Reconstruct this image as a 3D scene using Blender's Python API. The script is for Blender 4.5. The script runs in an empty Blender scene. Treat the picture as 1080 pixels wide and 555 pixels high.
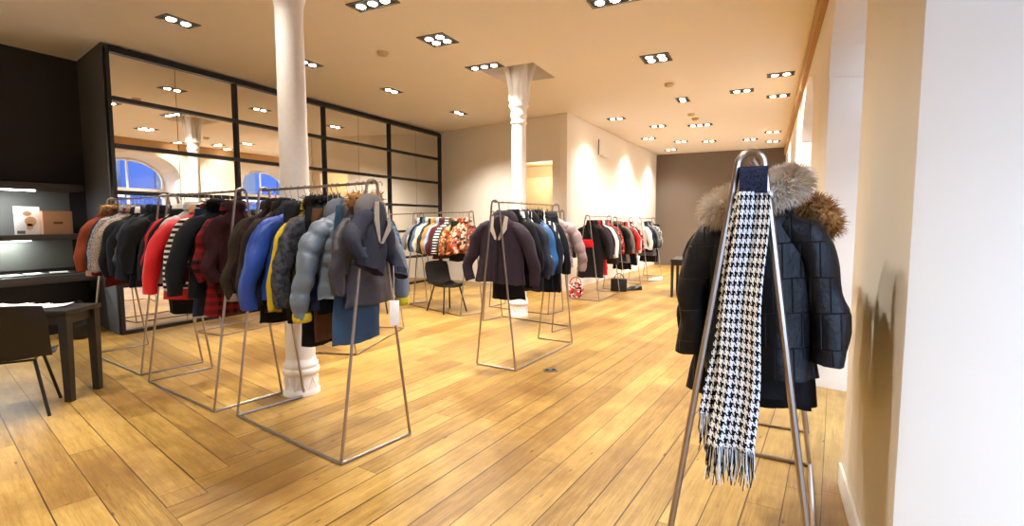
import bpy, bmesh, math, random
from mathutils import Vector, Matrix, noise
PI = math.pi
sin, cos = math.sin, math.cos
SC = bpy.context.scene
COL = SC.collection
random.seed(7)
H = 3.75

# ------------------------------------------------------------------ materials
def lin(c):
    f = lambda v: v / 12.92 if v <= 0.04045 else ((v + 0.055) / 1.055) ** 2.4
    return tuple(f(v / 255.0) for v in c) + (1.0,)

class G:
    """tiny node graph helper"""
    def __init__(s, name):
        s.m = bpy.data.materials.new(name); s.m.use_nodes = True
        s.t = s.m.node_tree; s.n = s.t.nodes; s.n.clear()
        s.out = s.n.new('ShaderNodeOutputMaterial')
        s.b = s.n.new('ShaderNodeBsdfPrincipled')
        s.t.links.new(s.b.outputs[0], s.out.inputs[0])
    def put(s, inp, v):
        if isinstance(v, bpy.types.NodeSocket): s.t.links.new(v, inp)
        elif v is not None: inp.default_value = v
    def node(s, kind, **kw):
        n = s.n.new(kind)
        for k, v in kw.items(): setattr(n, k, v)
        return n
    def math(s, op, a, b=None, c=None):
        n = s.node('ShaderNodeMath', operation=op)
        s.put(n.inputs[0], a)
        if b is not None: s.put(n.inputs[1], b)
        if c is not None: s.put(n.inputs[2], c)
        return n.outputs[0]
    def mix(s, fac, a, b, blend='MIX'):
        n = s.node('ShaderNodeMix', data_type='RGBA', blend_type=blend)
        s.put(n.inputs[0], fac); s.put(n.inputs[6], a); s.put(n.inputs[7], b)
        return n.outputs[2]
    def ramp(s, fac, stops, interp='LINEAR'):
        n = s.node('ShaderNodeValToRGB'); n.color_ramp.interpolation = interp
        el = n.color_ramp.elements
        while len(el) < len(stops): el.new(0.5)
        for e, (p, c) in zip(el, stops): e.position = p; e.color = c
        s.put(n.inputs[0], fac); return n.outputs[0]
    def noise(s, vec=None, scale=5, detail=3, rough=0.5):
        n = s.node('ShaderNodeTexNoise'); n.inputs['Scale'].default_value = scale
        n.inputs['Detail'].default_value = detail; n.inputs['Roughness'].default_value = rough
        if vec is not None: s.put(n.inputs['Vector'], vec)
        return n
    def obj(s): return s.node('ShaderNodeTexCoord').outputs['Object']
    def scale(s, vec, v):
        n = s.node('ShaderNodeMapping'); n.inputs['Scale'].default_value = v
        s.put(n.inputs[0], vec); return n.outputs[0]
    def bump(s, h, strength=0.2, dist=0.01):
        n = s.node('ShaderNodeBump'); n.inputs['Strength'].default_value = strength
        n.inputs['Distance'].default_value = dist
        s.put(n.inputs['Height'], h); s.put(s.b.inputs['Normal'], n.outputs[0])
    def set(s, col=None, rough=None, metal=None, spec=None):
        if col is not None: s.put(s.b.inputs['Base Color'], col)
        if rough is not None: s.put(s.b.inputs['Roughness'], rough)
        if metal is not None: s.put(s.b.inputs['Metallic'], metal)
        if spec is not None: s.put(s.b.inputs['Specular IOR Level'], spec)
        return s.m

MC = {}
def plain(name, c, rough=0.6, metal=0.0, spec=0.4, bump=0.0, bscale=40, vary=0.06):
    if name in MC: return MC[name]
    g = G(name); o = g.obj()
    n = g.noise(o, bscale, 3)
    base = lin(c)
    dark = tuple(v * (1 - vary) for v in base[:3]) + (1,)
    lite = tuple(min(1, v * (1 + vary)) for v in base[:3]) + (1,)
    g.set(g.mix(n.outputs[0], dark, lite), rough, metal, spec)
    if bump: g.bump(n.outputs[0], bump, 0.004)
    MC[name] = g.m; return g.m

def emit(name, c, strength):
    g = G(name); g.n.remove(g.b)
    e = g.node('ShaderNodeEmission'); e.inputs[0].default_value = lin(c); e.inputs[1].default_value = strength
    g.t.links.new(e.outputs[0], g.out.inputs[0]); return g.m

def fabric(c, kind='woven', c2=None, c3=None):
    key = ('fab', c, kind, c2, c3)
    if key in MC: return MC[key]
    g = G('fabric_' + kind); o = g.obj(); col = lin(c)
    sep = g.node('ShaderNodeSeparateXYZ'); g.t.links.new(o, sep.inputs[0])
    x, y, z = sep.outputs
    n = g.noise(o, 90, 2); big = g.noise(o, 7, 3)
    rough, spec = 0.85, 0.25
    if kind == 'stripe':
        f = g.math('FRACT', g.math('MULTIPLY', z, 22.0))
        col = g.mix(g.math('LESS_THAN', f, 0.45), col, lin(c2))
    elif kind == 'vstripe':
        f = g.math('FRACT', g.math('MULTIPLY', g.math('ADD', x, y), 15.0))
        col = g.mix(g.math('LESS_THAN', f, 0.4), col, lin(c2))
    elif kind == 'plaid':
        a = g.math('LESS_THAN', g.math('FRACT', g.math('MULTIPLY', z, 15.0)), 0.5)
        b = g.math('LESS_THAN', g.math('FRACT', g.math('MULTIPLY', g.math('ADD', x, y), 15.0)), 0.5)
        col = g.mix(g.math('MULTIPLY', g.math('ADD', a, b), 0.5), col, lin(c2))
    elif kind == 'floral':
        v = g.node('ShaderNodeTexVoronoi'); v.inputs['Scale'].default_value = 30; g.t.links.new(o, v.inputs['Vector'])
        s2 = g.node('ShaderNodeSeparateColor'); g.t.links.new(v.outputs['Color'], s2.inputs[0])
        col = g.ramp(s2.outputs[0], [(0, col), (0.45, lin(c2)), (0.75, lin(c3 or c))], 'CONSTANT')
    elif kind == 'camo':
        col = g.ramp(g.noise(o, 26, 4, 0.7).outputs[0], [(0.40, col), (0.60, lin(c2))])
    elif kind == 'tweed':
        col = g.mix(g.math('GREATER_THAN', g.noise(o, 120, 2, 0.7).outputs[0], 0.52), col, lin(c2))
    if kind == 'nylon': rough, spec = 0.42, 0.45
    if kind == 'fur':
        col = g.mix(g.ramp(big.outputs[0], [(0.35, (0, 0, 0, 1)), (0.65, (1, 1, 1, 1))]), col, lin(c2 or c))
    shade = g.mix(big.outputs[0], (0.8, 0.8, 0.8, 1), (1, 1, 1, 1))
    g.set(g.mix(1.0, col, shade, 'MULTIPLY'), rough, 0, spec)
    if kind not in ('nylon', 'fur'): g.bump(g.math('MULTIPLY_ADD', n.outputs[0], 0.12, g.math('MULTIPLY', g.noise(g.scale(o, (1, 1, 0.55)), 17, 4, 0.6).outputs[0], 1.0)), 0.5, 0.016)
    if kind == 'nylon': g.bump(g.noise(o, 22, 4, 0.6).outputs[0], 0.45, 0.012)
    MC[key] = g.m; return g.m

def quilted():
    g = G('black_quilted_nylon'); o = g.obj()
    mp = g.node('ShaderNodeMapping'); g.t.links.new(o, mp.inputs[0]); mp.inputs['Rotation'].default_value = (PI / 2, 0, 0)
    br = g.node('ShaderNodeTexBrick'); g.t.links.new(mp.outputs[0], br.inputs[0])
    br.inputs['Scale'].default_value = 1.0; br.inputs['Brick Width'].default_value = 0.06
    br.inputs['Row Height'].default_value = 0.13; br.inputs['Mortar Size'].default_value = 0.003
    br.inputs['Mortar Smooth'].default_value = 1.0
    inv = g.math('MULTIPLY', g.math('SUBTRACT', 1.0, br.outputs['Fac']), 0.5)
    n = g.noise(o, 20, 4, 0.6)
    h = g.math('ADD', inv, g.math('MULTIPLY', n.outputs[0], 0.8))
    g.set(lin((13, 11, 12)), 0.5, 0, 0.32); g.bump(h, 0.75, 0.012)
    return g.m

def houndstooth():
    g = G('houndstooth_wool'); uv = g.node('ShaderNodeTexCoord').outputs['UV']
    sep = g.node('ShaderNodeSeparateXYZ'); g.t.links.new(uv, sep.inputs[0])
    N = 8 / 0.034
    i = g.math('FLOOR', g.math('MULTIPLY', sep.outputs[0], N)); j = g.math('FLOOR', g.math('MULTIPLY', sep.outputs[1], N))
    warp = g.math('LESS_THAN', g.math('FLOORED_MODULO', i, 8.0), 3.5)
    weft = g.math('LESS_THAN', g.math('FLOORED_MODULO', j, 8.0), 3.5)
    tw = g.math('LESS_THAN', g.math('FLOORED_MODULO', g.math('ADD', i, j), 4.0), 1.5)
    f = g.math('ADD', g.math('MULTIPLY', warp, tw), g.math('MULTIPLY', weft, g.math('SUBTRACT', 1.0, tw)))
    g.set(g.mix(f, lin((235, 232, 228)), lin((14, 14, 18))), 0.9, 0, 0.15)
    g.bump(g.noise(g.obj(), 220, 2).outputs[0], 0.4, 0.003)
    return g.m

def floor_mat():
    g = G('oak_floorboards'); P = g.obj()
    sep = g.node('ShaderNodeSeparateXYZ'); g.t.links.new(P, sep.inputs[0]); X, Y, _ = sep.outputs
    def dot(a, b): return g.math('ADD', g.math('MULTIPLY', X, a), g.math('MULTIPLY', Y, b))
    def white(v, seed):
        n = g.node('ShaderNodeTexWhiteNoise', noise_dimensions='2D')
        c = g.node('ShaderNodeCombineXYZ'); g.put(c.inputs[0], v); c.inputs[1].default_value = seed
        g.t.links.new(c.outputs[0], n.inputs[0]); return n.outputs[0]
    def white2(a, b):
        n = g.node('ShaderNodeTexWhiteNoise', noise_dimensions='2D')
        c = g.node('ShaderNodeCombineXYZ'); g.put(c.inputs[0], a); g.put(c.inputs[1], b)
        g.t.links.new(c.outputs[0], n.inputs[0]); return n.outputs[0], n.outputs[1]
    def planks(ux, uy, w, L, seed):
        u = dot(ux, uy); v = dot(uy, -ux)
        rv = g.math('DIVIDE', v, w); row = g.math('FLOOR', rv)
        ru = g.math('ADD', g.math('DIVIDE', u, L), g.math('MULTIPLY', white(row, seed), 7.0)); k = g.math('FLOOR', ru)
        fv = g.math('FRACT', rv); fu = g.math('FRACT', ru)
        ev = g.math('MULTIPLY', g.math('MINIMUM', fv, g.math('SUBTRACT', 1.0, fv)), w)
        eu = g.math('MULTIPLY', g.math('MINIMUM', fu, g.math('SUBTRACT', 1.0, fu)), L)
        rnd, rc = white2(g.math('ADD', g.math('MULTIPLY', k, 13.7), seed), row)
        gapw = g.math('MULTIPLY_ADD', white(row, seed + 5), 0.0030, 0.0018)
        gap = g.math('MAXIMUM', g.math('LESS_THAN', ev, gapw), g.math('LESS_THAN', eu, 0.0016))
        c = g.node('ShaderNodeCombineXYZ')
        g.put(c.inputs[0], g.math('MULTIPLY_ADD', rnd, 31.0, g.math('MULTIPLY', u, 1.0)))
        g.put(c.inputs[1], g.math('MULTIPLY', v, 9.0)); g.put(c.inputs[2], g.math('MULTIPLY', rnd, 17.0))
        return u, v, row, rnd, gap, c.outputs[0]
    uA, vA, rowA, rndA, gapA, vecA = planks(0.101, 0.995, 0.172, 3.4, 1.0)
    uL, vL, rowL, rndL, gapL, vecL = planks(-0.972, 0.233, 0.20, 2.3, 3.0)
    # planks() uses v = uy*X - ux*Y ; boundary of the crosswise area follows the staggered ends of its rows
    sb = g.math('ADD', g.math('MULTIPLY_ADD', rowL, 0.22, 3.62 - 0.0), g.math('MULTIPLY', white(rowL, 9.0), 0.26))
    # rowL*0.2 = v ; v = 0.233*X+0.972*Y
    d = g.math('SUBTRACT', uL, g.math('ADD', g.math('MULTIPLY_ADD', rowL, 0.22, 1.93), g.math('MULTIPLY', white(rowL, 9.0), 0.26)))
    mask = g.math('GREATER_THAN', d, 0.0)
    edge = g.math('LESS_THAN', g.math('ABSOLUTE', d), 0.003)
    rnd = g.math('ADD', g.math('MULTIPLY', rndL, mask), g.math('MULTIPLY', rndA, g.math('SUBTRACT', 1.0, mask)))
    gap = g.math('MAXIMUM', edge, g.math('ADD', g.math('MULTIPLY', gapL, mask), g.math('MULTIPLY', gapA, g.math('SUBTRACT', 1.0, mask))))
    mv = g.node('ShaderNodeMix', data_type='VECTOR'); g.put(mv.inputs[0], mask); g.put(mv.inputs[4], vecA); g.put(mv.inputs[5], vecL)
    vec = mv.outputs[1]
    grain = g.noise(g.scale(vec, (1.3, 4.0, 1)), 4.0, 6, 0.62)
    fine = g.noise(g.scale(vec, (3, 22, 1)), 6.0, 3, 0.6)
    patch = g.noise(P, 0.9, 6, 0.62)
    wear = g.noise(g.scale(vec, (1.0, 1.2, 1)), 2.4, 4, 0.65)
    tone = g.math('ADD', g.math('MULTIPLY_ADD', rnd, 0.20, 0.15), g.math('ADD', g.math('MULTIPLY', grain.outputs[0], 0.55), g.math('MULTIPLY_ADD', wear.outputs[0], 0.5, -0.32)))
    col = g.ramp(tone, [(0.10, lin((84, 58, 24))), (0.32, lin((132, 98, 42))), (0.52, lin((170, 134, 66))), (0.76, lin((198, 162, 94))), (1.0, lin((222, 194, 140)))])
    col = g.mix(g.math('MULTIPLY', g.ramp(fine.outputs[0], [(0.54, (0, 0, 0, 1)), (0.70, (1, 1, 1, 1))]), 0.5), col, lin((104, 62, 24)))
    stain = g.ramp(patch.outputs[0], [(0.44, (0, 0, 0, 1)), (0.66, (1, 1, 1, 1))])
    col = g.mix(g.math('MULTIPLY', stain, 0.72), col, lin((106, 68, 26)))
    kn = g.node('ShaderNodeTexVoronoi', voronoi_dimensions='2D'); kn.inputs['Scale'].default_value = 1.0
    g.t.links.new(g.scale(vec, (2.8, 0.9, 1)), kn.inputs['Vector'])
    knot = g.ramp(kn.outputs['Distance'], [(0.025, (1, 1, 1, 1)), (0.08, (0, 0, 0, 1))])
    kc = g.node('ShaderNodeSeparateColor'); g.t.links.new(kn.outputs['Color'], kc.inputs[0])
    col = g.mix(g.math('MULTIPLY', knot, g.math('MULTIPLY', g.math('GREATER_THAN', kc.outputs[0], 0.68), g.math('MULTIPLY', kc.outputs[1], 0.9))), col, lin((70, 40, 16)))
    col = g.mix(g.math('MULTIPLY', gap, 0.92), col, lin((46, 28, 12)))
    rough = g.math('MULTIPLY_ADD', grain.outputs[0], 0.24, 0.26)
    g.set(col, rough, 0, 0.5)
    hgt = g.math('SUBTRACT', g.math('MULTIPLY', fine.outputs[0], 0.12), gap)
    g.bump(hgt, 0.35, 0.004)
    return g.m

def plaster(name, c, patch=0.04, rough=0.85):
    g = G(name); o = g.obj(); n = g.noise(o, 1.2, 4, 0.6); f = g.noise(o, 60, 3)
    b = lin(c); d = tuple(v * (1 - patch) for v in b[:3]) + (1,)
    g.set(g.mix(n.outputs[0], d, b), rough, 0, 0.25); g.bump(f.outputs[0], 0.08, 0.003); return g.m

M = {}
M['floor'] = floor_mat()
M['ceiling'] = plaster('ceiling_paint', (238, 232, 226))
M['wall'] = plaster('pale_wall_paint', (240, 232, 220))
M['pier'] = plaster('pier_wall_paint', (238, 229, 214), 0.10)
M['taupe'] = plaster('taupe_wall_paint', (112, 100, 90))
M['charcoal'] = plaster('charcoal_paint', (60, 57, 57), 0.12)
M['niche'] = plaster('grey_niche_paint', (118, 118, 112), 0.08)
M['greyside'] = plaster('grey_panel_paint', (92, 92, 94), 0.08)
M['cream'] = plaster('cream_paint', (216, 200, 168))
M['column'] = plain('white_column_paint', (238, 235, 232), 0.45, bump=0.05)
M['white'] = plain('white_gloss_paint', (240, 240, 240), 0.4)
M['frame'] = plain('black_steel_frame', (30, 26, 24), 0.45, 0.3)
M['shelf'] = plain('dark_grey_laminate', (62, 58, 56), 0.5)
M['black'] = plain('black_satin', (22, 20, 20), 0.42)
M['blackwood'] = plain('black_stained_wood', (40, 36, 34), 0.38, bump=0.1)
M['steel'] = plain('brushed_steel', (168, 156, 146), 0.30, 1.0)
M['steel_d'] = plain('grey_steel', (120, 116, 112), 0.4, 0.8)
M['tray'] = plain('grey_light_tray', (96, 94, 84), 0.6, 0.0)
M['traydark'] = plain('dark_tray', (44, 42, 38), 0.7, 0.0, 0.2)
M['paper'] = plain('white_paper', (245, 245, 245), 0.7)
M['card'] = plain('brown_cardboard', (166, 124, 92), 0.8, bump=0.1)
M['cardd'] = plain('brown_print', (92, 62, 44), 0.8)
M['plastic'] = plain('cream_plastic', (200, 178, 140), 0.5)
M['quilt'] = quilted()
M['hound'] = houndstooth()
M['lamp'] = emit('lamp_glow', (255, 244, 224), 12)
M['led'] = emit('led_glow', (240, 250, 255), 9)
g = G('mirror_glass'); g.set((0.92, 0.90, 0.86, 1), 0.012, 1.0); M['mirror'] = g.m
g = G('window_glass'); g.n.remove(g.b)
tr = g.node('ShaderNodeBsdfTransparent'); gl = g.node('ShaderNodeBsdfGlossy'); gl.inputs['Roughness'].default_value = 0.02
mx = g.node('ShaderNodeMixShader'); mx.inputs[0].default_value = 0.06
g.t.links.new(tr.outputs[0], mx.inputs[1]); g.t.links.new(gl.outputs[0], mx.inputs[2]); g.t.links.new(mx.outputs[0], g.out.inputs[0]); M['glass'] = g.m

# ------------------------------------------------------------------ mesh helpers
class MB:
    def __init__(s): s.v = []; s.f = []; s.uv = None
    def add(s, vs, fs):
        k = len(s.v); s.v += [tuple(v) for v in vs]; s.f += [tuple(i + k for i in f) for f in fs]
    def box(s, c, d, rz=0, bev=0.0):
        bm = bmesh.new(); bmesh.ops.create_cube(bm, size=1)
        for v in bm.verts: v.co = Vector((v.co.x * d[0], v.co.y * d[1], v.co.z * d[2]))
        if bev: bmesh.ops.bevel(bm, geom=bm.edges[:], offset=bev, segments=2, affect='EDGES', profile=0.5)
        R = Matrix.Rotation(rz, 3, 'Z'); bm.verts.index_update()
        s.add([R @ v.co + Vector(c) for v in bm.verts], [[v.index for v in f.verts] for f in bm.faces]); bm.free()
    def span(s, a, b, bev=0.0):
        s.box([(p + q) / 2 for p, q in zip(a, b)], [abs(q - p) for p, q in zip(a, b)], 0, bev)
    def tube(s, pts, r, n=8, close=False, caps=True):
        pts = [Vector(p) for p in pts]; m = len(pts)
        rs = r if isinstance(r, (list, tuple)) else [r] * m
        up = None; rings = []
        for i, p in enumerate(pts):
            a = pts[(i - 1) % m] if (close or i > 0) else p
            b = pts[(i + 1) % m] if (close or i < m - 1) else p
            t = (b - a).normalized()
            if up is None: up = Vector((0, 0, 1)) if abs(t.z) < 0.9 else Vector((1, 0, 0))
            x = t.cross(up)
            if x.length < 1e-5: x = t.orthogonal()
            x.normalize(); y = x.cross(t).normalized(); up = y
            rings.append([p + (x * cos(2 * PI * k / n) + y * sin(2 * PI * k / n)) * rs[i] for k in range(n)])
        s.loft(rings, caps=caps and not close, close=close)
    def loft(s, rings, caps=True, close=False):
        n = len(rings[0]); vs = [v for r in rings for v in r]; fs = []
        m = len(rings)
        for i in range(m if close else m - 1):
            for k in range(n):
                k2 = (k + 1) % n; j = (i + 1) % m
                fs.append((i * n + k, i * n + k2, j * n + k2, j * n + k))
        if caps: fs.append(tuple(reversed(range(n)))); fs.append(tuple((m - 1) * n + k for k in range(n)))
        s.add(vs, fs)
    def lathe(s, prof, c=(0, 0, 0), n=32):
        rings = [[(c[0] + r * cos(2 * PI * k / n), c[1] + r * sin(2 * PI * k / n), c[2] + z) for k in range(n)] for r, z in prof]
        s.loft(rings)
    def mesh(s, name, mat, smooth=True, angle=40):
        me = bpy.data.meshes.new(name); me.from_pydata(s.v, [], s.f); me.update()
        bm = bmesh.new(); bm.from_mesh(me); bmesh.ops.recalc_face_normals(bm, faces=bm.faces); bm.to_mesh(me); bm.free()
        if mat: me.materials.append(mat)
        if smooth:
            me.polygons.foreach_set('use_smooth', [True] * len(me.polygons))
            me.set_sharp_from_angle(angle=math.radians(angle))
        return me
    def build(s, name, mat, parent=None, loc=None, rz=0, smooth=True, angle=40):
        o = bpy.data.objects.new(name, s.mesh(name, mat, smooth, angle)); COL.objects.link(o)
        if parent: o.parent = parent
        if loc is not None: o.location = loc
        o.rotation_euler.z = rz
        return o

def tag(o, label, cat, group=None, kind=None):
    o['label'] = label; o['category'] = cat
    if group: o['group'] = group
    if kind: o['kind'] = kind
    return o
def thing(name, label, cat, loc=(0, 0, 0), rz=0, group=None, kind=None):
    o = bpy.data.objects.new(name, None); COL.objects.link(o)
    o.location = loc; o.rotation_euler = (0, 0, rz); o.empty_display_size = 0.1
    return tag(o, label, cat, group, kind)
def struct(o, label=None, cat=None):
    o['kind'] = 'structure'
    if label: o['label'] = label; o['category'] = cat
    return o
def inst(o, parent=None, loc=(0, 0, 0), rz=0):
    c = o.copy(); COL.objects.link(c); c.parent = parent; c.location = loc; c.rotation_euler = (0, 0, rz); return c

# ------------------------------------------------------------------ room shell
def wall(name, p0, p1, th, z1, holes, mat, label, cat='wall', flip=1):
    """wall whose room face runs p0->p1, thickness to its left side * flip"""
    p0 = Vector(p0); p1 = Vector(p1); L = (p1 - p0).length; a = math.atan2(p1.y - p0.y, p1.x - p0.x)
    b = MB(); xs = sorted({0, L} | {h[0] for h in holes} | {h[1] for h in holes})
    y0, y1 = (0, th * flip)
    for s0, s1 in zip(xs, xs[1:]):
        hs = [h for h in holes if h[0] <= s0 + 1e-6 and h[1] >= s1 - 1e-6]
        z = 0
        for h in sorted(hs, key=lambda q: q[2]):
            if h[2] > z + 1e-4: b.span((s0, y0, z), (s1, y1, h[2]))
            z = h[3]
        if z < z1 - 1e-4: b.span((s0, y0, z), (s1, y1, z1))
    o = b.build(name, mat, None, (p0.x, p0.y, 0), a, smooth=False)
    return struct(o, label, cat)

b = MB(); b.span((-9.6, -3.2, -0.12), (1.6, 18.8, 0.0))
struct(b.build('floor', M['floor'], smooth=False), 'worn honey-coloured oak plank floor of the shop', 'floor')
# ceiling with the square pockets around both column heads
b = MB(); pk = [(-4.05, 2.66, -3.17, 3.54), (-3.93, 6.83, -3.07, 7.69)]
X0, X1, Y0, Y1 = -9.6, 1.6, -3.2, 18.8; px0 = min(p[0] for p in pk)
ys = [Y0, pk[0][1], pk[0][3], pk[1][1], pk[1][3], Y1]
for i in range(5):
    if i in (1, 3):
        p = pk[i // 2]
        b.span((X0, ys[i], H), (p[0], ys[i + 1], H + 0.45)); b.span((p[2], ys[i], H), (X1, ys[i + 1], H + 0.45))
        b.span((p[0], ys[i], H + 0.35), (p[2], ys[i + 1], H + 0.45))
    else: b.span((X0, ys[i], H), (X1, ys[i + 1], H + 0.45))
struct(b.build('ceiling', M['ceiling'], smooth=False), 'cream ceiling set with small recessed spotlights', 'ceiling')

MX = -7.55
wall('wall_left', (-8.82, -2.6), (-8.82, 11.45), 0.15, H, [], M['charcoal'], 'charcoal wall carrying the long shelves')
# side panel between shelf niche and mirrors
wall('wall_left_return', (-8.82, 3.90), (MX - 0.055, 3.625), 0.03, H, [], M['greyside'], 'dark grey end panel between shelves and mirrors')
b = MB(); b.span((MX - 0.15, 3.95, 0), (MX - 0.06, 11.15, H))
struct(b.build('wall_left_behind_mirrors', M['greyside'], smooth=False), 'wall panel carrying the big gridded mirror', 'wall')
DS0, DS1 = 4.014, 4.864
wall('wall_back', (-8.90, 11.381), (-3.80, 10.20), 0.14, H, [(DS0, DS1, 0.0, 2.80)], M['wall'], 'pale cream back wall with an open doorway')
wall('wall_side', (-3.80, 10.20), (-3.46, 18.1), 0.15, H, [], M['wall'], 'white side wall behind the far clothes racks')
wall('wall_end', (-3.6, 18.02), (1.3, 17.9), 0.15, H, [], M['taupe'], 'brown-grey end wall at the far end')
wall('wall_rear', (1.3, -2.6), (-9.0, -2.6), 0.15, H, [], M['wall'], 'pale wall behind the viewer', flip=1)
# store room seen through the doorway
b = MB(); b.span((-6.2, 12.25, 0), (-3.94, 12.35, 2.9)); b.span((-6.2, 10.95, 0), (-6.1, 12.25, 2.9)); b.span((-4.02, 10.42, 0), (-3.94, 12.25, 2.9)); b.span((-6.2, 10.95, 2.9), (-3.94, 12.35, 3.0))
struct(b.build('wall_inner_room', M['cream'], smooth=False), 'cream inner room seen through the doorway', 'wall')
t = thing('tall_cupboard', 'cream tall cupboard with two doors inside the doorway', 'cupboard', (-4.95, 12.0, 0))
b = MB(); b.span((-0.75, 0, 0), (0.9, 0.24, 2.6)); b.build('carcass', M['cream'], t, smooth=False)
for x0, x1, hx in ((-0.74, 0.06, -0.02), (0.075, 0.89, 0.15)):
    b = MB(); b.span((x0, -0.025, 0.05), (x1, -0.001, 2.58), 0.003); d = b.build('door', M['cream'], t)
    b = MB(); b.span((hx - 0.012, -0.05, 1.65), (hx + 0.012, -0.0255, 1.8), 0.003); b.build('handle', M['black'], d)

# right wall with deep arched window bays
RX = 0.43; OX = 1.10
bays = [(-0.6, 2.15), (3.36, 5.30), (7.05, 9.30), (11.3, 13.55), (15.4, 17.3)]
ARS, ARA = 2.75, 3.40
b = MB(); prev = -2.8
def arch_z(y, y0, y1, spring, apex):
    t = (y - (y0 + y1) / 2) / ((y1 - y0) / 2); t = max(-1, min(1, t)); return spring + (apex - spring) * math.sqrt(max(0, 1 - t * t))
SPL = 0.16
for y0, y1 in bays:
    b.span((RX, prev, 0), (OX, y0, H)) if False else None
    # pier with splayed reveals
    piers = None
    n = 28
    for i in range(n):
        ya, yb = y0 + (y1 - y0) * i / n, y0 + (y1 - y0) * (i + 1) / n
        za, zb = arch_z(ya, y0, y1, ARS, ARA), arch_z(yb, y0, y1, ARS, ARA)
        w0, w1 = y0 + SPL, y1 - SPL
        ya2, yb2 = w0 + (w1 - w0) * i / n, w0 + (w1 - w0) * (i + 1) / n
        za2, zb2 = arch_z(ya2, w0, w1, ARS - 0.1, ARA - 0.14), arch_z(yb2, w0, w1, ARS - 0.1, ARA - 0.14)
        b.add([(RX, ya, za), (RX, yb, zb), (RX, yb, H), (RX, ya, H), (OX, ya2, za2), (OX, yb2, zb2), (OX, yb2, H), (OX, ya2, H)],
              [(0, 1, 2, 3), (0, 4, 5, 1), (4, 7, 6, 5)])
ends = [(-2.8, -2.8)] + bays + [(17.95, 17.95)]
for (a0, a1), (c0, c1) in zip(ends, ends[1:]):
    l, r = a1, c0
    l2 = l - SPL if a1 != -2.8 else l; r2 = r + SPL if c0 != 17.95 else r
    rd = 0.03
    pl = [(OX, l2), (RX + rd, l), (RX + 0.3 * rd, l + 0.3 * rd), (RX, l + rd), (RX, r - rd), (RX + 0.3 * rd, r - 0.3 * rd), (RX + rd, r), (OX, r2)]
    vs = [(x, y, z) for z in (0, H) for x, y in pl]; k = len(pl)
    b.add(vs, [(i, (i + 1) % k, k + (i + 1) % k, k + i) for i in range(k)])
struct(b.build('wall_right', M['pier'], smooth=True, angle=35), 'pale right wall with deep arched window bays', 'wall')
for i, (y0, y1) in enumerate(bays):
    w0, w1 = y0 + SPL, y1 - SPL; xc = OX - 0.06
    t = thing('window_%d' % (i + 1), 'arched white window in the %s bay from the viewer along the right wall' % ('first', 'second', 'third', 'fourth', 'fifth')[i], 'window', (xc, (w0 + w1) / 2, 0), kind='structure')
    hw = (w1 - w0) / 2 - 0.005
    fb = MB(); pts = [(0, -hw + 0.03, 0.03)] + [(0, -(hw - 0.03) * cos(PI * k / 28), ARS - 0.1 + (ARA - ARS - 0.07) * sin(PI * k / 28)) for k in range(29)] + [(0, hw - 0.03, 0.03)]
    fb.tube(pts, 0.035, 6)
    fb.span((-0.03, -hw, 2.24), (0.03, hw, 2.44), 0.004); fb.span((-0.03, -hw, 0.0), (0.03, hw, 0.10), 0.004)
    fb.span((-0.025, -0.03, 0.1), (0.025, 0.03, 2.24), 0.004); 
    fb.span((-0.025, -0.02, 2.44), (0.025, 0.02, ARA - 0.12), 0.004)
    struct(fb.build('window_frame', M['white'], t))
    gb = MB(); gv = [(0, -hw, 0.0), (0, hw, 0.0)] + [(0, hw * cos(PI * k / 28), ARS - 0.1 + (ARA - ARS - 0.05) * sin(PI * k / 28)) for k in range(29)]
    gb.add(gv, [tuple(range(len(gv)))]); struct(gb.build('glass', M['glass'], t, smooth=False))
b = MB(); b.span((RX - 0.055, -2.55, H - 0.24), (RX - 0.001, 17.85, H - 0.001))  # added strip, its brown paints in the shade on the wall above the bays
struct(b.build('shade_trim_1', plaster('tan_spandrel_shade', (182, 146, 104), 0.08), smooth=False), 'added tan strip painting in the shade along the top of the window wall', 'painted shade')
# white skirting on the near pier
b = MB()
b.span((RX - 0.016, 2.17, 0), (RX - 0.001, 3.345, 0.13), 0.003)
struct(b.build('baseboard_right', M['white']), 'white skirting board around the near window pier', 'skirting')

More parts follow.
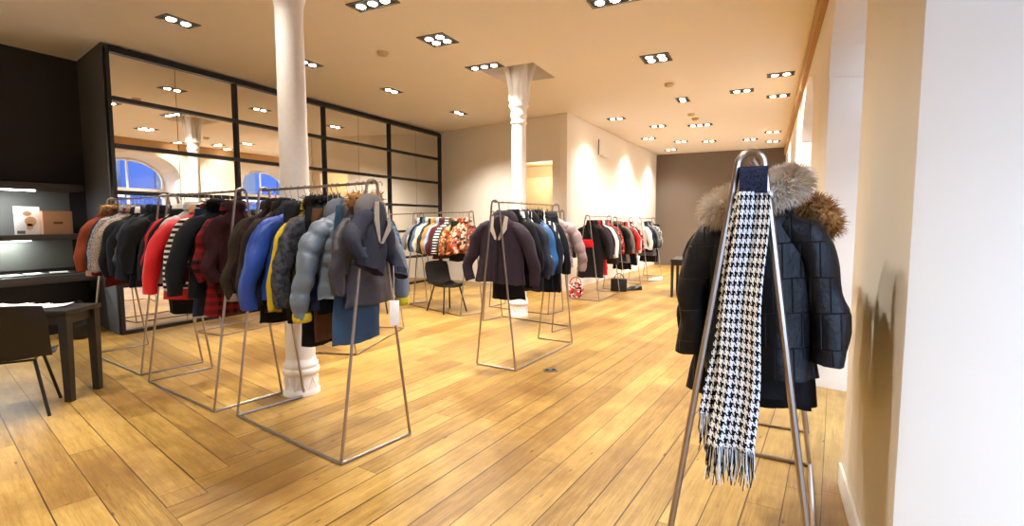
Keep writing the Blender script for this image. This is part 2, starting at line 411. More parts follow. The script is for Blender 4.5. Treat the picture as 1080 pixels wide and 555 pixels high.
# columns
def column(x, y, label, dz=0.0):
    t = thing('column', label, 'column', (x, y, 0), kind='structure')
    b = MB(); b.lathe([(0.152, 0), (0.152, 0.03), (0.142, 0.045), (0.138, 0.06), (0.134, 0.17), (0.150, 0.185), (0.154, 0.205), (0.150, 0.225), (0.138, 0.235), (0.143, 0.25), (0.143, 0.268), (0.13, 0.285), (0.122, 0.315), (0.1, 0.315)], n=40)
    for k in range(8):   # pointed leaf relief round the foot
        a = 2 * PI * k / 8
        b.tube([(0.136 * cos(a - 0.3), 0.136 * sin(a - 0.3), 0.05), (0.137 * cos(a), 0.137 * sin(a), 0.15), (0.136 * cos(a + 0.3), 0.136 * sin(a + 0.3), 0.05)], [0.008, 0.007, 0.008], 6)
    b.build('base', M['column'], t)
    b = MB(); b.lathe([(0.121, 0.31), (0.119, 1.2), (0.114, 2.2), (0.109, 3.02 + dz)], n=40); b.build('shaft', M['column'], t)
    b = MB(); b.lathe([(0.108, 2.98), (0.125, 3.0), (0.125, 3.03), (0.112, 3.05), (0.12, 3.09), (0.13, 3.11), (0.13, 3.14), (0.115, 3.17), (0.122, 3.22), (0.15, 3.25), (0.15, 3.29), (0.13, 3.33), (0.118, 3.36), (0.125, 3.6), (0.14, H + 0.34)] if not dz else [(0.108, 3.2), (0.112, 3.26), (0.128, 3.32), (0.150, 3.40), (0.155, 3.46), (0.14, 3.5), (0.14, H + 0.34)], n=40)
    for k in range(4):
        a = PI / 4 + k * PI / 2
        pts = []; 
        for i in range(11):
            q = i / 10; r = 0.12 + 0.36 * (1 - cos(q * PI / 2)); z = 3.33 + dz * 0.6 + (0.72 - dz * 0.6) * sin(q * PI / 2); pts.append((r * cos(a), r * sin(a), z))
        b.tube(pts, [0.045 - 0.01 * i / 10 for i in range(11)], 8)
    for k in range(16):   # ornament beads
        a = 2 * PI * k / 16
        b.lathe([(0.0, -0.012), (0.012, -0.006), (0.014, 0.0), (0.012, 0.006), (0.0, 0.012)], ((0.14 + dz * 0.07) * cos(a), (0.14 + dz * 0.07) * sin(a), 3.27 + dz * 0.6), 8)
    b.build('capital', M['column'], t)
column(-3.61, 3.10, 'near white cast-iron column rising behind the front clothes racks', 0.22)
column(-3.50, 7.26, 'far white cast-iron column with bracketed head in the ceiling pocket')

# mirrors with black steel grid
t = thing('wall_mirror', 'floor-to-ceiling mirror wall in a black steel grid', 'mirror', (MX, 3.66, 0))
zb = [0.0, 0.65, 1.26, 1.87, 2.47, 3.07, 3.68]; posts = [0.0, 1.75, 3.55, 5.42, 7.38]; joints = [0.85, 2.65, 4.47, 6.4]
b = MB()
for k, p in enumerate(posts): b.span((-0.05, p - 0.022, 0), (0.015, p + 0.022, 3.70))
for k, z in enumerate(zb):
    w = 0.05 if k in (0,) else 0.026 if k < 6 else 0.035
    b.span((-0.05, 0.03, max(0, z - w)), (0.02, 7.35, z + w))
b.build('grid_frame', M['frame'], t, smooth=False)
cuts = sorted(posts + joints)
for a, c in zip(cuts, cuts[1:]):
    for k in range(6):
        b = MB(); b.span((-0.045, a + 0.004, zb[k] + 0.01), (-0.03, c - 0.004, zb[k + 1] - 0.01)); b.build('mirror_pane', M['mirror'], t, smooth=False)

# small wall bracket
t = thing('wall_bracket', 'thin metal bracket high on the white side wall', 'bracket', (-3.715, 12.1, 3.1))
b = MB(); b.span((0, 0, 0.0), (0.02, 0.03, 0.36)); b.build('upright', M['steel_d'], t, smooth=False)
b = MB(); b.span((0, 0.1, -0.03), (0.10, 0.65, 0.0)); b.build('ledge', M['white'], t, smooth=False)

# ------------------------------------------------------------------ ceiling lights
def spot(x, y, e, size=124, r=0.08):
    l = bpy.data.lights.new('spot_lamp', 'SPOT'); l.energy = e; l.color = (1.0, 0.94, 0.84); l.spot_size = math.radians(size); l.spot_blend = 1.0; l.shadow_soft_size = r
    o = bpy.data.objects.new('spot_lamp', l); COL.objects.link(o); o.location = (x, y, H - 0.05)
def fixture(x, y, nx, ny, label, e=None, pitch=0.16):
    t = thing('ceiling_spotlight', label, 'ceiling light', (x, y, H), group='recessed ceiling spotlights')
    sx, sy = nx * pitch + 0.06, ny * pitch + 0.06
    b = MB(); 
    b.span((-sx / 2, -sy / 2, -0.012), (-sx / 2 + 0.018, sy / 2, 0.0)); b.span((sx / 2 - 0.018, -sy / 2, -0.012), (sx / 2, sy / 2, 0.0))
    b.span((-sx / 2 + 0.018, -sy / 2, -0.012), (sx / 2 - 0.018, -sy / 2 + 0.018, 0)); b.span((-sx / 2 + 0.018, sy / 2 - 0.018, -0.012), (sx / 2 - 0.018, sy / 2, 0))
    b.build('rim', M['tray'], t, smooth=False)
    b = MB(); b.span((-sx / 2 + 0.018, -sy / 2 + 0.018, -0.006), (sx / 2 - 0.018, sy / 2 - 0.018, -0.001)); b.build('tray', M['traydark'], t, smooth=False)
    for i in range(nx):
        for j in range(ny):
            cx, cy = (i - (nx - 1) / 2) * pitch, (j - (ny - 1) / 2) * pitch
            b = MB(); b.lathe([(0.0, -0.0065), (0.048, -0.0065), (0.048, -0.012), (0.038, -0.018), (0.02, -0.021), (0.0, -0.022)], (cx, cy, 0), 20); b.build('lamp', M['lamp'], t)
    spot(x, y, e if e else 55 * (nx * ny) ** 0.7)
FX = [(-6.03, 3.66, 1, 2, 'two-lamp spotlight over the dark end panel'), (-5.96, 5.42, 1, 2, 'two-lamp spotlight partly hidden by the near column shaft'),
      (-5.9, 7.16, 1, 2, 'two-lamp spotlight third along the mirror wall'), (-5.84, 9.23, 1, 2, 'two-lamp spotlight nearest the cream back wall', 190),
      (-3.74, 4.27, 3, 1, 'bright spotlight row at the picture top between the two columns'), (-3.75, 5.46, 2, 2, 'square four-lamp spotlight between the two columns'),
      (-3.78, 6.68, 3, 1, 'three-lamp spotlight just before the far column head', 170), (-1.47, 5.30, 3, 1, 'spotlight cut by the top edge above mid floor'),
      (-1.46, 7.40, 2, 2, 'square four-lamp spotlight right of the far column'), (-1.49, 10.1, 1, 2, 'two-lamp spotlight beyond the round smoke detector'),
      (-0.48, 9.88, 2, 1, 'two-lamp spotlight alone mid ceiling near the windows'), (0.10, 9.06, 2, 1, 'bright spotlight nearest along the window wall edge'),
      (0.09, 10.56, 2, 1, 'spotlight second along the window wall edge'), (-1.5, 12.9, 3, 1, 'three-lamp spotlight past the two small ceiling sensors'),
      (-3.06, 11.28, 2, 1, 'spotlight nearest the white side wall corner'), (-2.41, 12.6, 2, 1, 'small bright spotlight beside the white side wall light'),
      (-2.99, 14.35, 2, 1, 'spotlight second along the white side wall'), (-1.56, 15.6, 2, 1, 'small bright spotlight before the end wall centre'),
      (-2.28, 15.3, 2, 1, 'small bright spotlight left of the end wall centre'), (-2.81, 16.9, 2, 1, 'spotlight in the far left ceiling corner'),
      (0.04, 14.7, 2, 1, 'spotlight third along the window wall edge'), (0.05, 16.4, 2, 1, 'spotlight last along the window wall edge'),
      (-0.51, 15.75, 2, 1, 'small bright spotlight above the steel hoop of the near rack')]
for f in FX: fixture(*f)
for (x, y) in ((-1.48, 3.2), (-1.48, 1.0), (-6.0, 0.0), (-3.75, -0.5)): spot(x, y, 90)
spot(-4.6, 1.35, 75, 60)
spot(-3.75, 2.4, 35); spot(-6.0, 1.9, 35)
for x, y, lb in ((-4.68, 5.52, 'cream smoke detector beside the square spotlight left of far column'), (-1.53, 8.85, 'cream smoke detector beyond the right square spotlight'), (-1.52, 11.49, 'small cream ceiling sensor nearer the viewer of a close pair'), (-1.5, 12.0, 'small cream ceiling sensor farther of a close pair')):
    b = MB(); b.lathe([(0.0, 0), (0.075, 0), (0.075, -0.02), (0.06, -0.045), (0.03, -0.055), (0, -0.055)], n=24)
    tag(b.build('smoke_detector', M['plastic'], None, (x, y, H)), lb, 'smoke detector', 'ceiling detectors')

# ------------------------------------------------------------------ shelves, counter, desk on the left
t = thing('wall_shelf', 'upper dark shelf with a lit underside on the charcoal wall', 'shelf', (-8.82, 0, 0), group='dark wall shelves')
b = MB(); b.span((0.002, -2.5, 1.90), (0.42, 3.70, 1.99), 0.004); b.build('board', M['shelf'], t)
b = MB(); b.span((0.3, -2.4, 1.885), (0.36, 3.2, 1.899)); b.build('light_strip', M['led'], t, smooth=False)
t = thing('wall_shelf', 'lower dark shelf holding the brown box on the charcoal wall', 'shelf', (-8.82, 0, 0), group='dark wall shelves')
b = MB(); b.span((0.002, -2.5, 1.25), (0.42, 3.70, 1.325), 0.004); b.build('board', M['shelf'], t)
b = MB(); b.span((0.1, -2.4, 1.235), (0.14, 3.2, 1.249)); b.build('light_strip', M['led'], t, smooth=False)
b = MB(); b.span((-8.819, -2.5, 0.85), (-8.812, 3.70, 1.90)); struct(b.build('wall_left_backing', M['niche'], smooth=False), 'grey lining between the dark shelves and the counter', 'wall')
t = thing('counter', 'long dark counter under the shelves strewn with white leaflets', 'counter', (-8.82, 0, 0))
b = MB(); b.span((0.01, -2.5, 0.70), (0.62, 3.70, 0.80), 0.005); b.build('worktop', M['shelf'], t)
b = MB(); b.span((0.01, -2.5, 0.0), (0.40, 3.70, 0.699)); b.build('carcass', M['black'], t, smooth=False)
def area(x, y, z, sx, sy, e, col, rot=(0, 0, 0)):
    l = bpy.data.lights.new('strip_lamp', 'AREA'); l.shape = 'RECTANGLE'; l.size = sx; l.size_y = sy; l.energy = e; l.color = col
    o = bpy.data.objects.new('strip_lamp', l); COL.objects.link(o); o.location = (x, y, z); o.rotation_euler = rot
area(-8.49, 0.4, 1.88, 0.06, 5.4, 9, (0.9, 0.98, 1.0)); area(-8.70, 0.4, 1.23, 0.04, 5.4, 10, (0.85, 1.0, 0.88))

t = thing('cardboard_box', 'brown cardboard box standing on the lower dark shelf', 'box', (-8.58, 3.42, 1.3255), 0)
b = MB(); b.span((-0.10, -0.16, 0), (0.10, 0.16, 0.30), 0.004); b.build('carton', M['card'], t)
b = MB(); b.span((-0.101, -0.161, 0.301), (0.102, 0.161, 0.309), 0.002); b.build('lid', M['card'], t)
b = MB(); b.span((0.1005, -0.05, 0.135), (0.102, 0.05, 0.165)); lb = b.build('printed_mark', M['cardd'], t, smooth=False)
t = thing('poster_card', 'white picture card leaning beside the brown box on the shelf', 'poster', (-8.56, 3.13, 1.3255), 0)
b = MB(); b.span((-0.008, -0.13, 0), (0.008, 0.13, 0.36), 0.002); b.build('card', M['paper'], t)
# abstract print: soft figure in tan and grey
b = MB()
for cy, cz, r, k in ((0.0, 0.27, 0.045, 1), (0.03, 0.17, 0.06, 1.5), (0.02, 0.10, 0.035, 1.8)):
    vs = [(0.0095, cy + r * cos(2 * PI * i / 16), cz + r * k * 0.7 * sin(2 * PI * i / 16)) for i in range(16)]; b.add(vs, [tuple(range(16))])
b.build('print', plain('tan_print', (196, 150, 110), 0.7), t, smooth=False)
b = MB(); b.add([(0.0097, -0.11, 0.01), (0.0097, -0.03, 0.01), (0.0097, -0.03, 0.05), (0.0097, -0.11, 0.05)], [(0, 1, 2, 3)]); b.build('dark_print', M['steel_d'], t, smooth=False)

def leaflet(x, y, z, rz, w, d, label, group):
    b = MB(); n = 5; v = []; f = []
    for i in range(n + 1):
        u = i / n - 0.5; zz = 0.003 + 0.012 * (abs(u) * 2) ** 2
        v += [(u * w, -d / 2, zz), (u * w, d / 2, zz)]
    k = len(v); v += [(a, c, e + 0.004) for a, c, e in v]
    for i in range(n):
        q = 2 * i; f += [(q, q + 1, q + 3, q + 2), (k + q, k + q + 2, k + q + 3, k + q + 1), (q, q + 2, k + q + 2, k + q), (q + 1, k + q + 1, k + q + 3, q + 3)]
    f += [(0, k, k + 1, 1), (2 * n, 2 * n + 1, k + 2 * n + 1, k + 2 * n)]
    b.add(v, f); tag(b.build('leaflet', M['paper'], None, (x, y, z), rz, smooth=False), label, 'leaflet', group)
rr = random.Random(3)
for i in range(11): leaflet(-8.52 + rr.uniform(-0.05, 0.08), 1.15 + i * 0.225, 0.801, rr.uniform(-0.3, 0.3), 0.26, 0.19, 'white leaflet lying open on the long dark counter', 'leaflets on the counter')
for i in range(4): leaflet(-8.6, 1.2 + i * 0.35, 1.3255, rr.uniform(-0.1, 0.1), 0.2, 0.28, 'white leaflet lying on the lower dark shelf', 'leaflets on the shelf')

# black desk table
TA = -0.20
def table(x, y, rz, sx, sy, h, label, leg=0.07):
    t = thing('table', label, 'table', (x, y, 0), rz)
    b = MB(); b.span((-sx / 2, -sy / 2, h - 0.035), (sx / 2, sy / 2, h), 0.004); b.build('tabletop', M['blackwood'], t)
    b = MB()
    for s in (-1, 1):
        b.span((-sx / 2 + 0.06, s * (sy / 2 - 0.05) - 0.012, h - 0.12), (sx / 2 - 0.06, s * (sy / 2 - 0.05) + 0.012, h - 0.036))
        b.span((s * (sx / 2 - 0.05) - 0.012, -sy / 2 + 0.065, h - 0.12), (s * (sx / 2 - 0.05) + 0.012, sy / 2 - 0.065, h - 0.036))
    b.build('apron', M['blackwood'], t, smooth=False)
    for s in (-1, 1):
        for q in (-1, 1):
            b = MB(); cx, cy = s * (sx / 2 - leg / 2 - 0.01), q * (sy / 2 - leg / 2 - 0.01); l = leg / 2
            b.loft([[(cx - l * k, cy - l * k, z), (cx + l * k, cy - l * k, z), (cx + l * k, cy + l * k, z), (cx - l * k, cy + l * k, z)] for z, k in ((0, 0.75), (h - 0.0355, 1.0))]); b.build('leg', M['blackwood'], t, smooth=False)
    return t
table(-5.73, 1.90, 0.57, 1.25, 0.42, 0.77, 'black table strewn with papers beside the dark counter')
for i, (x, y, a) in enumerate(((-5.45, 2.12, 0.3), (-5.6, 2.02, -0.2), (-5.75, 1.95, 0.1), (-5.55, 2.0, 0.5), (-5.85, 1.86, -0.35), (-5.66, 1.9, 0.0))):
    leaflet(x, y, 0.771 + 0.0005 * i, a + 0.57, 0.24, 0.18, 'white paper lying loose on the black table', 'papers on the black table')

def shell_chair(x, y, rz, label, big=1.0, leg_mat='black'):
    """moulded shell chair, facing +Y locally"""
    t = thing('chair', label, 'chair', (x, y, 0), rz, 'black chairs')
    w = 0.23 * big
    def sheet(fn, n=14, m=10, th=0.012):
        v = []; f = []
        for i in range(n + 1):
            for j in range(m + 1): v.append(fn(i / n * 2 - 1, j / m))
        k = len(v); off = []
        for i in range(n + 1):
            for j in range(m + 1):
                p = Vector(v[i * (m + 1) + j]); a = Vector(fn(min(1, i / n * 2 - 1 + 0.01), j / m)); c = Vector(fn(i / n * 2 - 1, min(1, j / m + 0.01)))
                a0 = Vector(fn(min(1, i / n * 2 - 1 + 0.01) - 0.01, j / m)); c0 = Vector(fn(i / n * 2 - 1, min(1, j / m + 0.01) - 0.01))
                nn = (a - a0).cross(c - c0).normalized(); off.append(tuple(p + nn * th))
        v += off
        for i in range(n):
            for j in range(m):
                q = i * (m + 1) + j; f += [(q, q + 1, q + m + 2, q + m + 1), (k + q, k + q + m + 1, k + q + m + 2, k + q + 1)]
        for i in range(n):
            q = i * (m + 1); f += [(q, q + m + 1, k + q + m + 1, k + q), (q + m, k + q + m, k + q + 2 * m + 1, q + 2 * m + 1)]
        for j in range(m):
            q = j; f += [(q, k + q, k + q + 1, q + 1)]; q = n * (m + 1) + j; f += [(q, q + 1, k + q + 1, k + q)]
        b = MB(); b.add(v, f); return b
    sheet(lambda u, q: (u * w * (1 - 0.08 * q), -0.20 + 0.42 * q, 0.45 + 0.03 * u * u - 0.03 * sin(q * PI) + (-0.03 * max(0, q - 0.8) * 5 if q > 0.8 else 0))).build('seat', M['black'], t)
    sheet(lambda u, q: (u * w * (1.0 - 0.10 * abs(u) * max(0, q - 0.75) * 4), -0.20 - 0.02 * sin(q * PI) - 0.10 * q - 0.05 * (1 - u * u) * q, 0.47 + 0.36 * big * q - 0.02 * u * u * q)).build('backrest', M['black'], t)
    for s in (-1, 1):
        for q, fy, ty in ((1, 0.23, 0.14), (-1, -0.26, -0.15)):
            b = MB(); b.tube([(s * 0.23, fy, 0.0), (s * 0.15, ty, 0.435)], 0.012, 8); b.build('leg', M[leg_mat], t)
    b = MB(); b.tube([(-0.15, 0.14, 0.43), (0.15, 0.14, 0.43), (0.15, -0.15, 0.43), (-0.15, -0.15, 0.43)], 0.009, 8, close=True); b.build('under_frame', M[leg_mat], t)
    return t
shell_chair(-5.24, 1.765, 1.05, 'black low-backed chair drawn up to the black table', 1.15)
shell_chair(-4.72, 7.05, -1.95, 'black shell chair in front of the colourful rack by the back wall', 1.0)
shell_chair(-5.75, 6.55, -1.2, 'black shell chair half hidden behind the near rack end', 1.0)
table(-1.35, 10.85, 0.04, 0.7, 1.0, 0.75, 'black table near the end wall beyond the fur-hooded coats', 0.06)

# ------------------------------------------------------------------ clothes racks
RACKS = {}
TR = 0.0098
def rack(key, p0, p1, label, h=1.77, w=0.56, side=-1, r=TR, both=False):
    """p0,p1: ground points under the rail ends; side: which side carries the long floor rod"""
    p0 = Vector(p0); p1 = Vector(p1); c = (p0 + p1) / 2; L = (p1 - p0).length; a = math.atan2(p1.y - p0.y, p1.x - p0.x)
    t = thing('clothes_rack', label, 'clothes rack', (c.x, c.y, 0), a, 'steel A-frame clothes racks')
    for s in (-1, 1):
        b = MB(); x = s * L / 2; hr = 0.042
        pts = [(x, -w / 2, r)]
        k = 10; zt = h - hr - r
        pts += [(x, -hr * cos(PI * i / k), zt + hr * sin(PI * i / k)) for i in range(k + 1)] + [(x, w / 2, r)]
        b.tube(pts, r, 8); b.build('end_frame', M['steel'], t)
        b = MB(); b.tube([(x, -w / 2, r), (x, w / 2, r)], r, 8); b.build('foot_rod', M['steel'], t)
    b = MB(); b.tube([(-L / 2 - 0.02, 0, h - 3 * r), (L / 2 + 0.02, 0, h - 3 * r)], r * 0.9, 8); b.build('rail', M['steel'], t)
    for sd in ((-1, 1) if both else (side,)):
        b = MB(); b.tube([(-L / 2, sd * w / 2, r), (L / 2, sd * w / 2, r)], r, 8); b.build('floor_rod', M['steel'], t)
    RACKS[key] = (p0, p1, h - 3 * r, a)
    return t
rack('A', (-3.545, 2.75), (-2.245, 2.52), 'steel A-frame rack of coats standing nearest, just before the near column')
rack('B', (-5.065, 2.935), (-3.79, 2.725), 'steel A-frame rack in the middle of the row of three')
rack('C', (-6.73, 3.22), (-5.36, 3.02), 'steel A-frame rack nearest the dark shelves and table')
rack('M', (-2.44, 4.52), (-2.33, 5.88), 'steel A-frame rack with the plum coat before the far column', h=1.72, w=0.47)
rack('P', (-3.72, 6.80), (-2.50, 6.54), 'steel A-frame rack tucked behind the plum coat rack', h=1.66, w=0.45, side=1)
rack('O', (-4.25, 7.95), (-3.05, 7.72), 'empty steel A-frame rack behind the far column', h=1.62, w=0.45, side=-1)
rack('N', (-5.72, 7.55), (-4.19, 6.96), 'steel A-frame rack of colourful small clothes by the mirror wall end', h=1.67, w=0.45)
rack('U', (-7.0, 7.9), (-5.62, 7.60), 'empty steel A-frame rack between the mirror and the colourful rack', h=1.66, w=0.45)
rack('L', (-6.60, 4.19), (-6.62, 5.58), 'steel A-frame rack standing along the mirror wall', side=-1, both=True)
rack('K', (-4.33, 4.16), (-4.77, 5.55), 'steel A-frame rack angled behind the near column', side=-1)
rack('Q1', (-3.02, 9.22), (-2.98, 10.55), 'steel A-frame rack nearest along the white side wall', h=1.62, w=0.5)
rack('Q2', (-2.96, 10.95), (-2.91, 12.2), 'steel A-frame rack second along the white side wall', h=1.60, w=0.5)
rack('Q3', (-2.86, 12.85), (-2.78, 14.2), 'steel A-frame rack third along the white side wall by the end wall', h=1.60, w=0.5)
rack('R', (-0.06, 2.01), (0.005, 3.52), 'steel A-frame rack with the houndstooth scarf beside the window wall', h=1.755, r=0.0125)
rack('S', (0.03, 4.08), (0.06, 5.3), 'steel A-frame rack behind the fur-hooded coats', h=1.70)

# ------------------------------------------------------------------ garments
def ring(z, w, d, n=28, cx=0, cy=0, e=2.5, fold=0, ph=0, sd=0):
    out = []
    for k in range(n):
        a = 2 * PI * k / n; ca, sa = cos(a), sin(a)
        x = w * math.copysign(abs(ca) ** (2 / e), ca); y = d * math.copysign(abs(sa) ** (2 / e), sa)
        m = 1 + fold * sin(a * 5 + ph) + 0.5 * fold * sin(a * 9 - 2 * ph)
        out.append(Vector((cx + x * (1 + (m - 1) * 0.3), cy + y * m, z)))
    return out
def interp(tab, z):
    for (z0, *a), (z1, *c) in zip(tab, tab[1:]):
        if z0 >= z >= z1:
            q = (z0 - z) / max(1e-6, z0 - z1); return [u + (v - u) * q for u, v in zip(a, c)]
    return list(tab[-1][1:])
def wob(p, s, amp, sc=6.0):
    q = Vector((p.x * sc, p.y * sc, p.z * sc * 0.45)) + Vector((s * 7.1, s * 3.3, s * 1.7))
    return noise.noise_vector(q) * amp
def body_mesh(seed, L, W, D, puff, flare, shoulders=True):
    rr = random.Random(seed); ph = rr.uniform(0, 6)
    if shoulders:
        tab = [(-0.085, 0.058, D * 0.6), (-0.105, 0.07, D * 0.7), (-0.135, W * 0.48, D * 0.78), (-0.175, W * 0.74, D * 0.85), (-0.225, W * 0.92, D * 0.92), (-0.28, W, D), (-0.40, W * 0.97, D * 1.08), (-0.54, W * 0.96, D), (-L, W * 1.04 + flare, D * 1.08)]
    else:
        tab = [(-0.085, W * 0.85, D * 0.5), (-0.16, W * 0.92, D * 0.8), (-L, W * 0.92 + flare, D)]
    zs = []; z = tab[0][0]
    step = 0.014 if puff else 0.035
    while z > -L: zs.append(z); z -= step if z < -0.15 else min(step, 0.02)
    zs.append(-L)
    rings = []
    for z in zs:
        w, d = interp(tab, z); q = max(0, (-z - 0.2)) / L
        if puff and z < -0.16:
            s = abs(sin((z) * PI / 0.095)) ** 0.5; d *= 0.86 + 0.24 * s; w *= 0.965 + 0.045 * s
        r = ring(z, w, d, 32, fold=0.16 * q + 0.04, ph=ph + z * 2)
        rings.append([p + wob(p, seed, 0.013 + 0.012 * q) + wob(p, seed + 40, 0.006, 19) for p in r])
    last = rings[-1]
    rings.append([Vector((p.x * 0.93, p.y * 0.85, p.z + 0.004)) for p in last]); rings.append([Vector((p.x * 0.9, p.y * 0.8, p.z + 0.05)) for p in last])
    b = MB(); b.loft(rings, caps=True); return b
def sleeve_mesh(s, seed, W, D, SL, puff, swing=0.0, spread=1.0):
    rr = random.Random(seed + s * 17)
    y1 = rr.uniform(-0.02, 0.025) + swing * 0.3; y2 = rr.uniform(-0.04, 0.05) + swing
    ex = rr.uniform(-0.03, 0.02); P = [Vector((s * W * 0.5, 0, -0.20)), Vector((s * W * 0.80, 0, -0.235)), Vector((s * (W + 0.022 * spread), y1 * 0.3, -0.33)), Vector((s * (W + 0.066 * spread + ex), y1, -0.20 - SL * 0.48)),
         Vector((s * (W + 0.09 * spread), y1 + (y2 - y1) * 0.5, -0.18 - SL * 0.75)), Vector((s * (W + 0.085 * spread + ex * 1.4), y2, -0.18 - SL))]
    R = [0.055, 0.070, 0.073, 0.064, 0.058, 0.050]
    n = int(SL / (0.014 if puff else 0.03)) + 6; rings = []
    for i in range(n + 1):
        q = i / n * (len(P) - 1); k = min(len(P) - 2, int(q)); f = q - k
        p0, p1, p2, p3 = P[max(0, k - 1)], P[k], P[k + 1], P[min(len(P) - 1, k + 2)]
        p = 0.5 * ((2 * p1) + (p2 - p0) * f + (2 * p0 - 5 * p1 + 4 * p2 - p3) * f * f + (3 * p1 - p0 - 3 * p2 + p3) * f ** 3)
        tg = ((p2 - p0) * 0.5 * (1 - f) + (p3 - p1) * 0.5 * f).normalized()
        r = R[k] + (R[k + 1] - R[k]) * f
        if puff and i > 3: r *= 0.88 + 0.18 * abs(sin(i / n * SL * PI / 0.095)) ** 0.5
        ax = Vector((0, 1, 0)); ux = (ax.cross(tg)).normalized(); dy = min(r, D * 0.98)
        rg = [p + ux * (r * cos(2 * PI * m / 16)) + ax * (dy * sin(2 * PI * m / 16)) for m in range(16)]
        rings.append([v + wob(v, seed + 5 * s, 0.014, 12) + wob(v, seed + 9 * s, 0.006, 30) for v in rg])
    c = sum(rings[-1], Vector()) / 16
    rings.append([c + (v - c) * 0.8 for v in rings[-1]]); rings.append([c + (v - c) * 0.72 + Vector((0, 0, 0.05)) for v in rings[-2]])
    b = MB(); b.loft(rings, caps=True); return b, P[-1]
def blades(b, path, r, n, ln, rr, wid=0.004, droop=0.3):
    """tufts of hair around a path"""
    m = len(path)
    for _ in range(n):
        q = rr.uniform(0, m - 1.001); k = int(q); p = path[k].lerp(path[k + 1], q - k); t = (path[k + 1] - path[k]).normalized()
        d = Vector((rr.gauss(0, 1), rr.gauss(0, 1), rr.gauss(0, 1))); d -= t * d.dot(t) * 0.7
        if d.length < 1e-3: continue
        d.normalize(); l = ln * rr.uniform(0.5, 1.15); a = p + d * r * 0.85
        side = d.cross(Vector((rr.gauss(0, 1), rr.gauss(0, 1), rr.gauss(0, 1)))).normalized() * wid
        mid = a + d * l * 0.55 + Vector((0, 0, -droop * l * 0.15)); tip = a + d * l + Vector((0, 0, -droop * l * 0.6)) + t * rr.uniform(-0.3, 0.3) * l
        b.add([a - side, a + side, mid + side * 0.6, mid - side * 0.6, tip], [(0, 1, 2, 3), (3, 2, 4)])
def fur_ring(path, r, n, ln, rr, wid=0.004):
    b = MB(); rs = []
    dens = []
    for i in range(len(path) - 1):
        for k in range(4): dens.append(path[i].lerp(path[i + 1], k / 4))
    dens.append(path[-1])
    b.tube(dens, [r * (0.85 + 0.3 * noise.noise(p * 25)) for p in dens], 10)
    blades(b, path, r, n, ln, rr, wid); return b

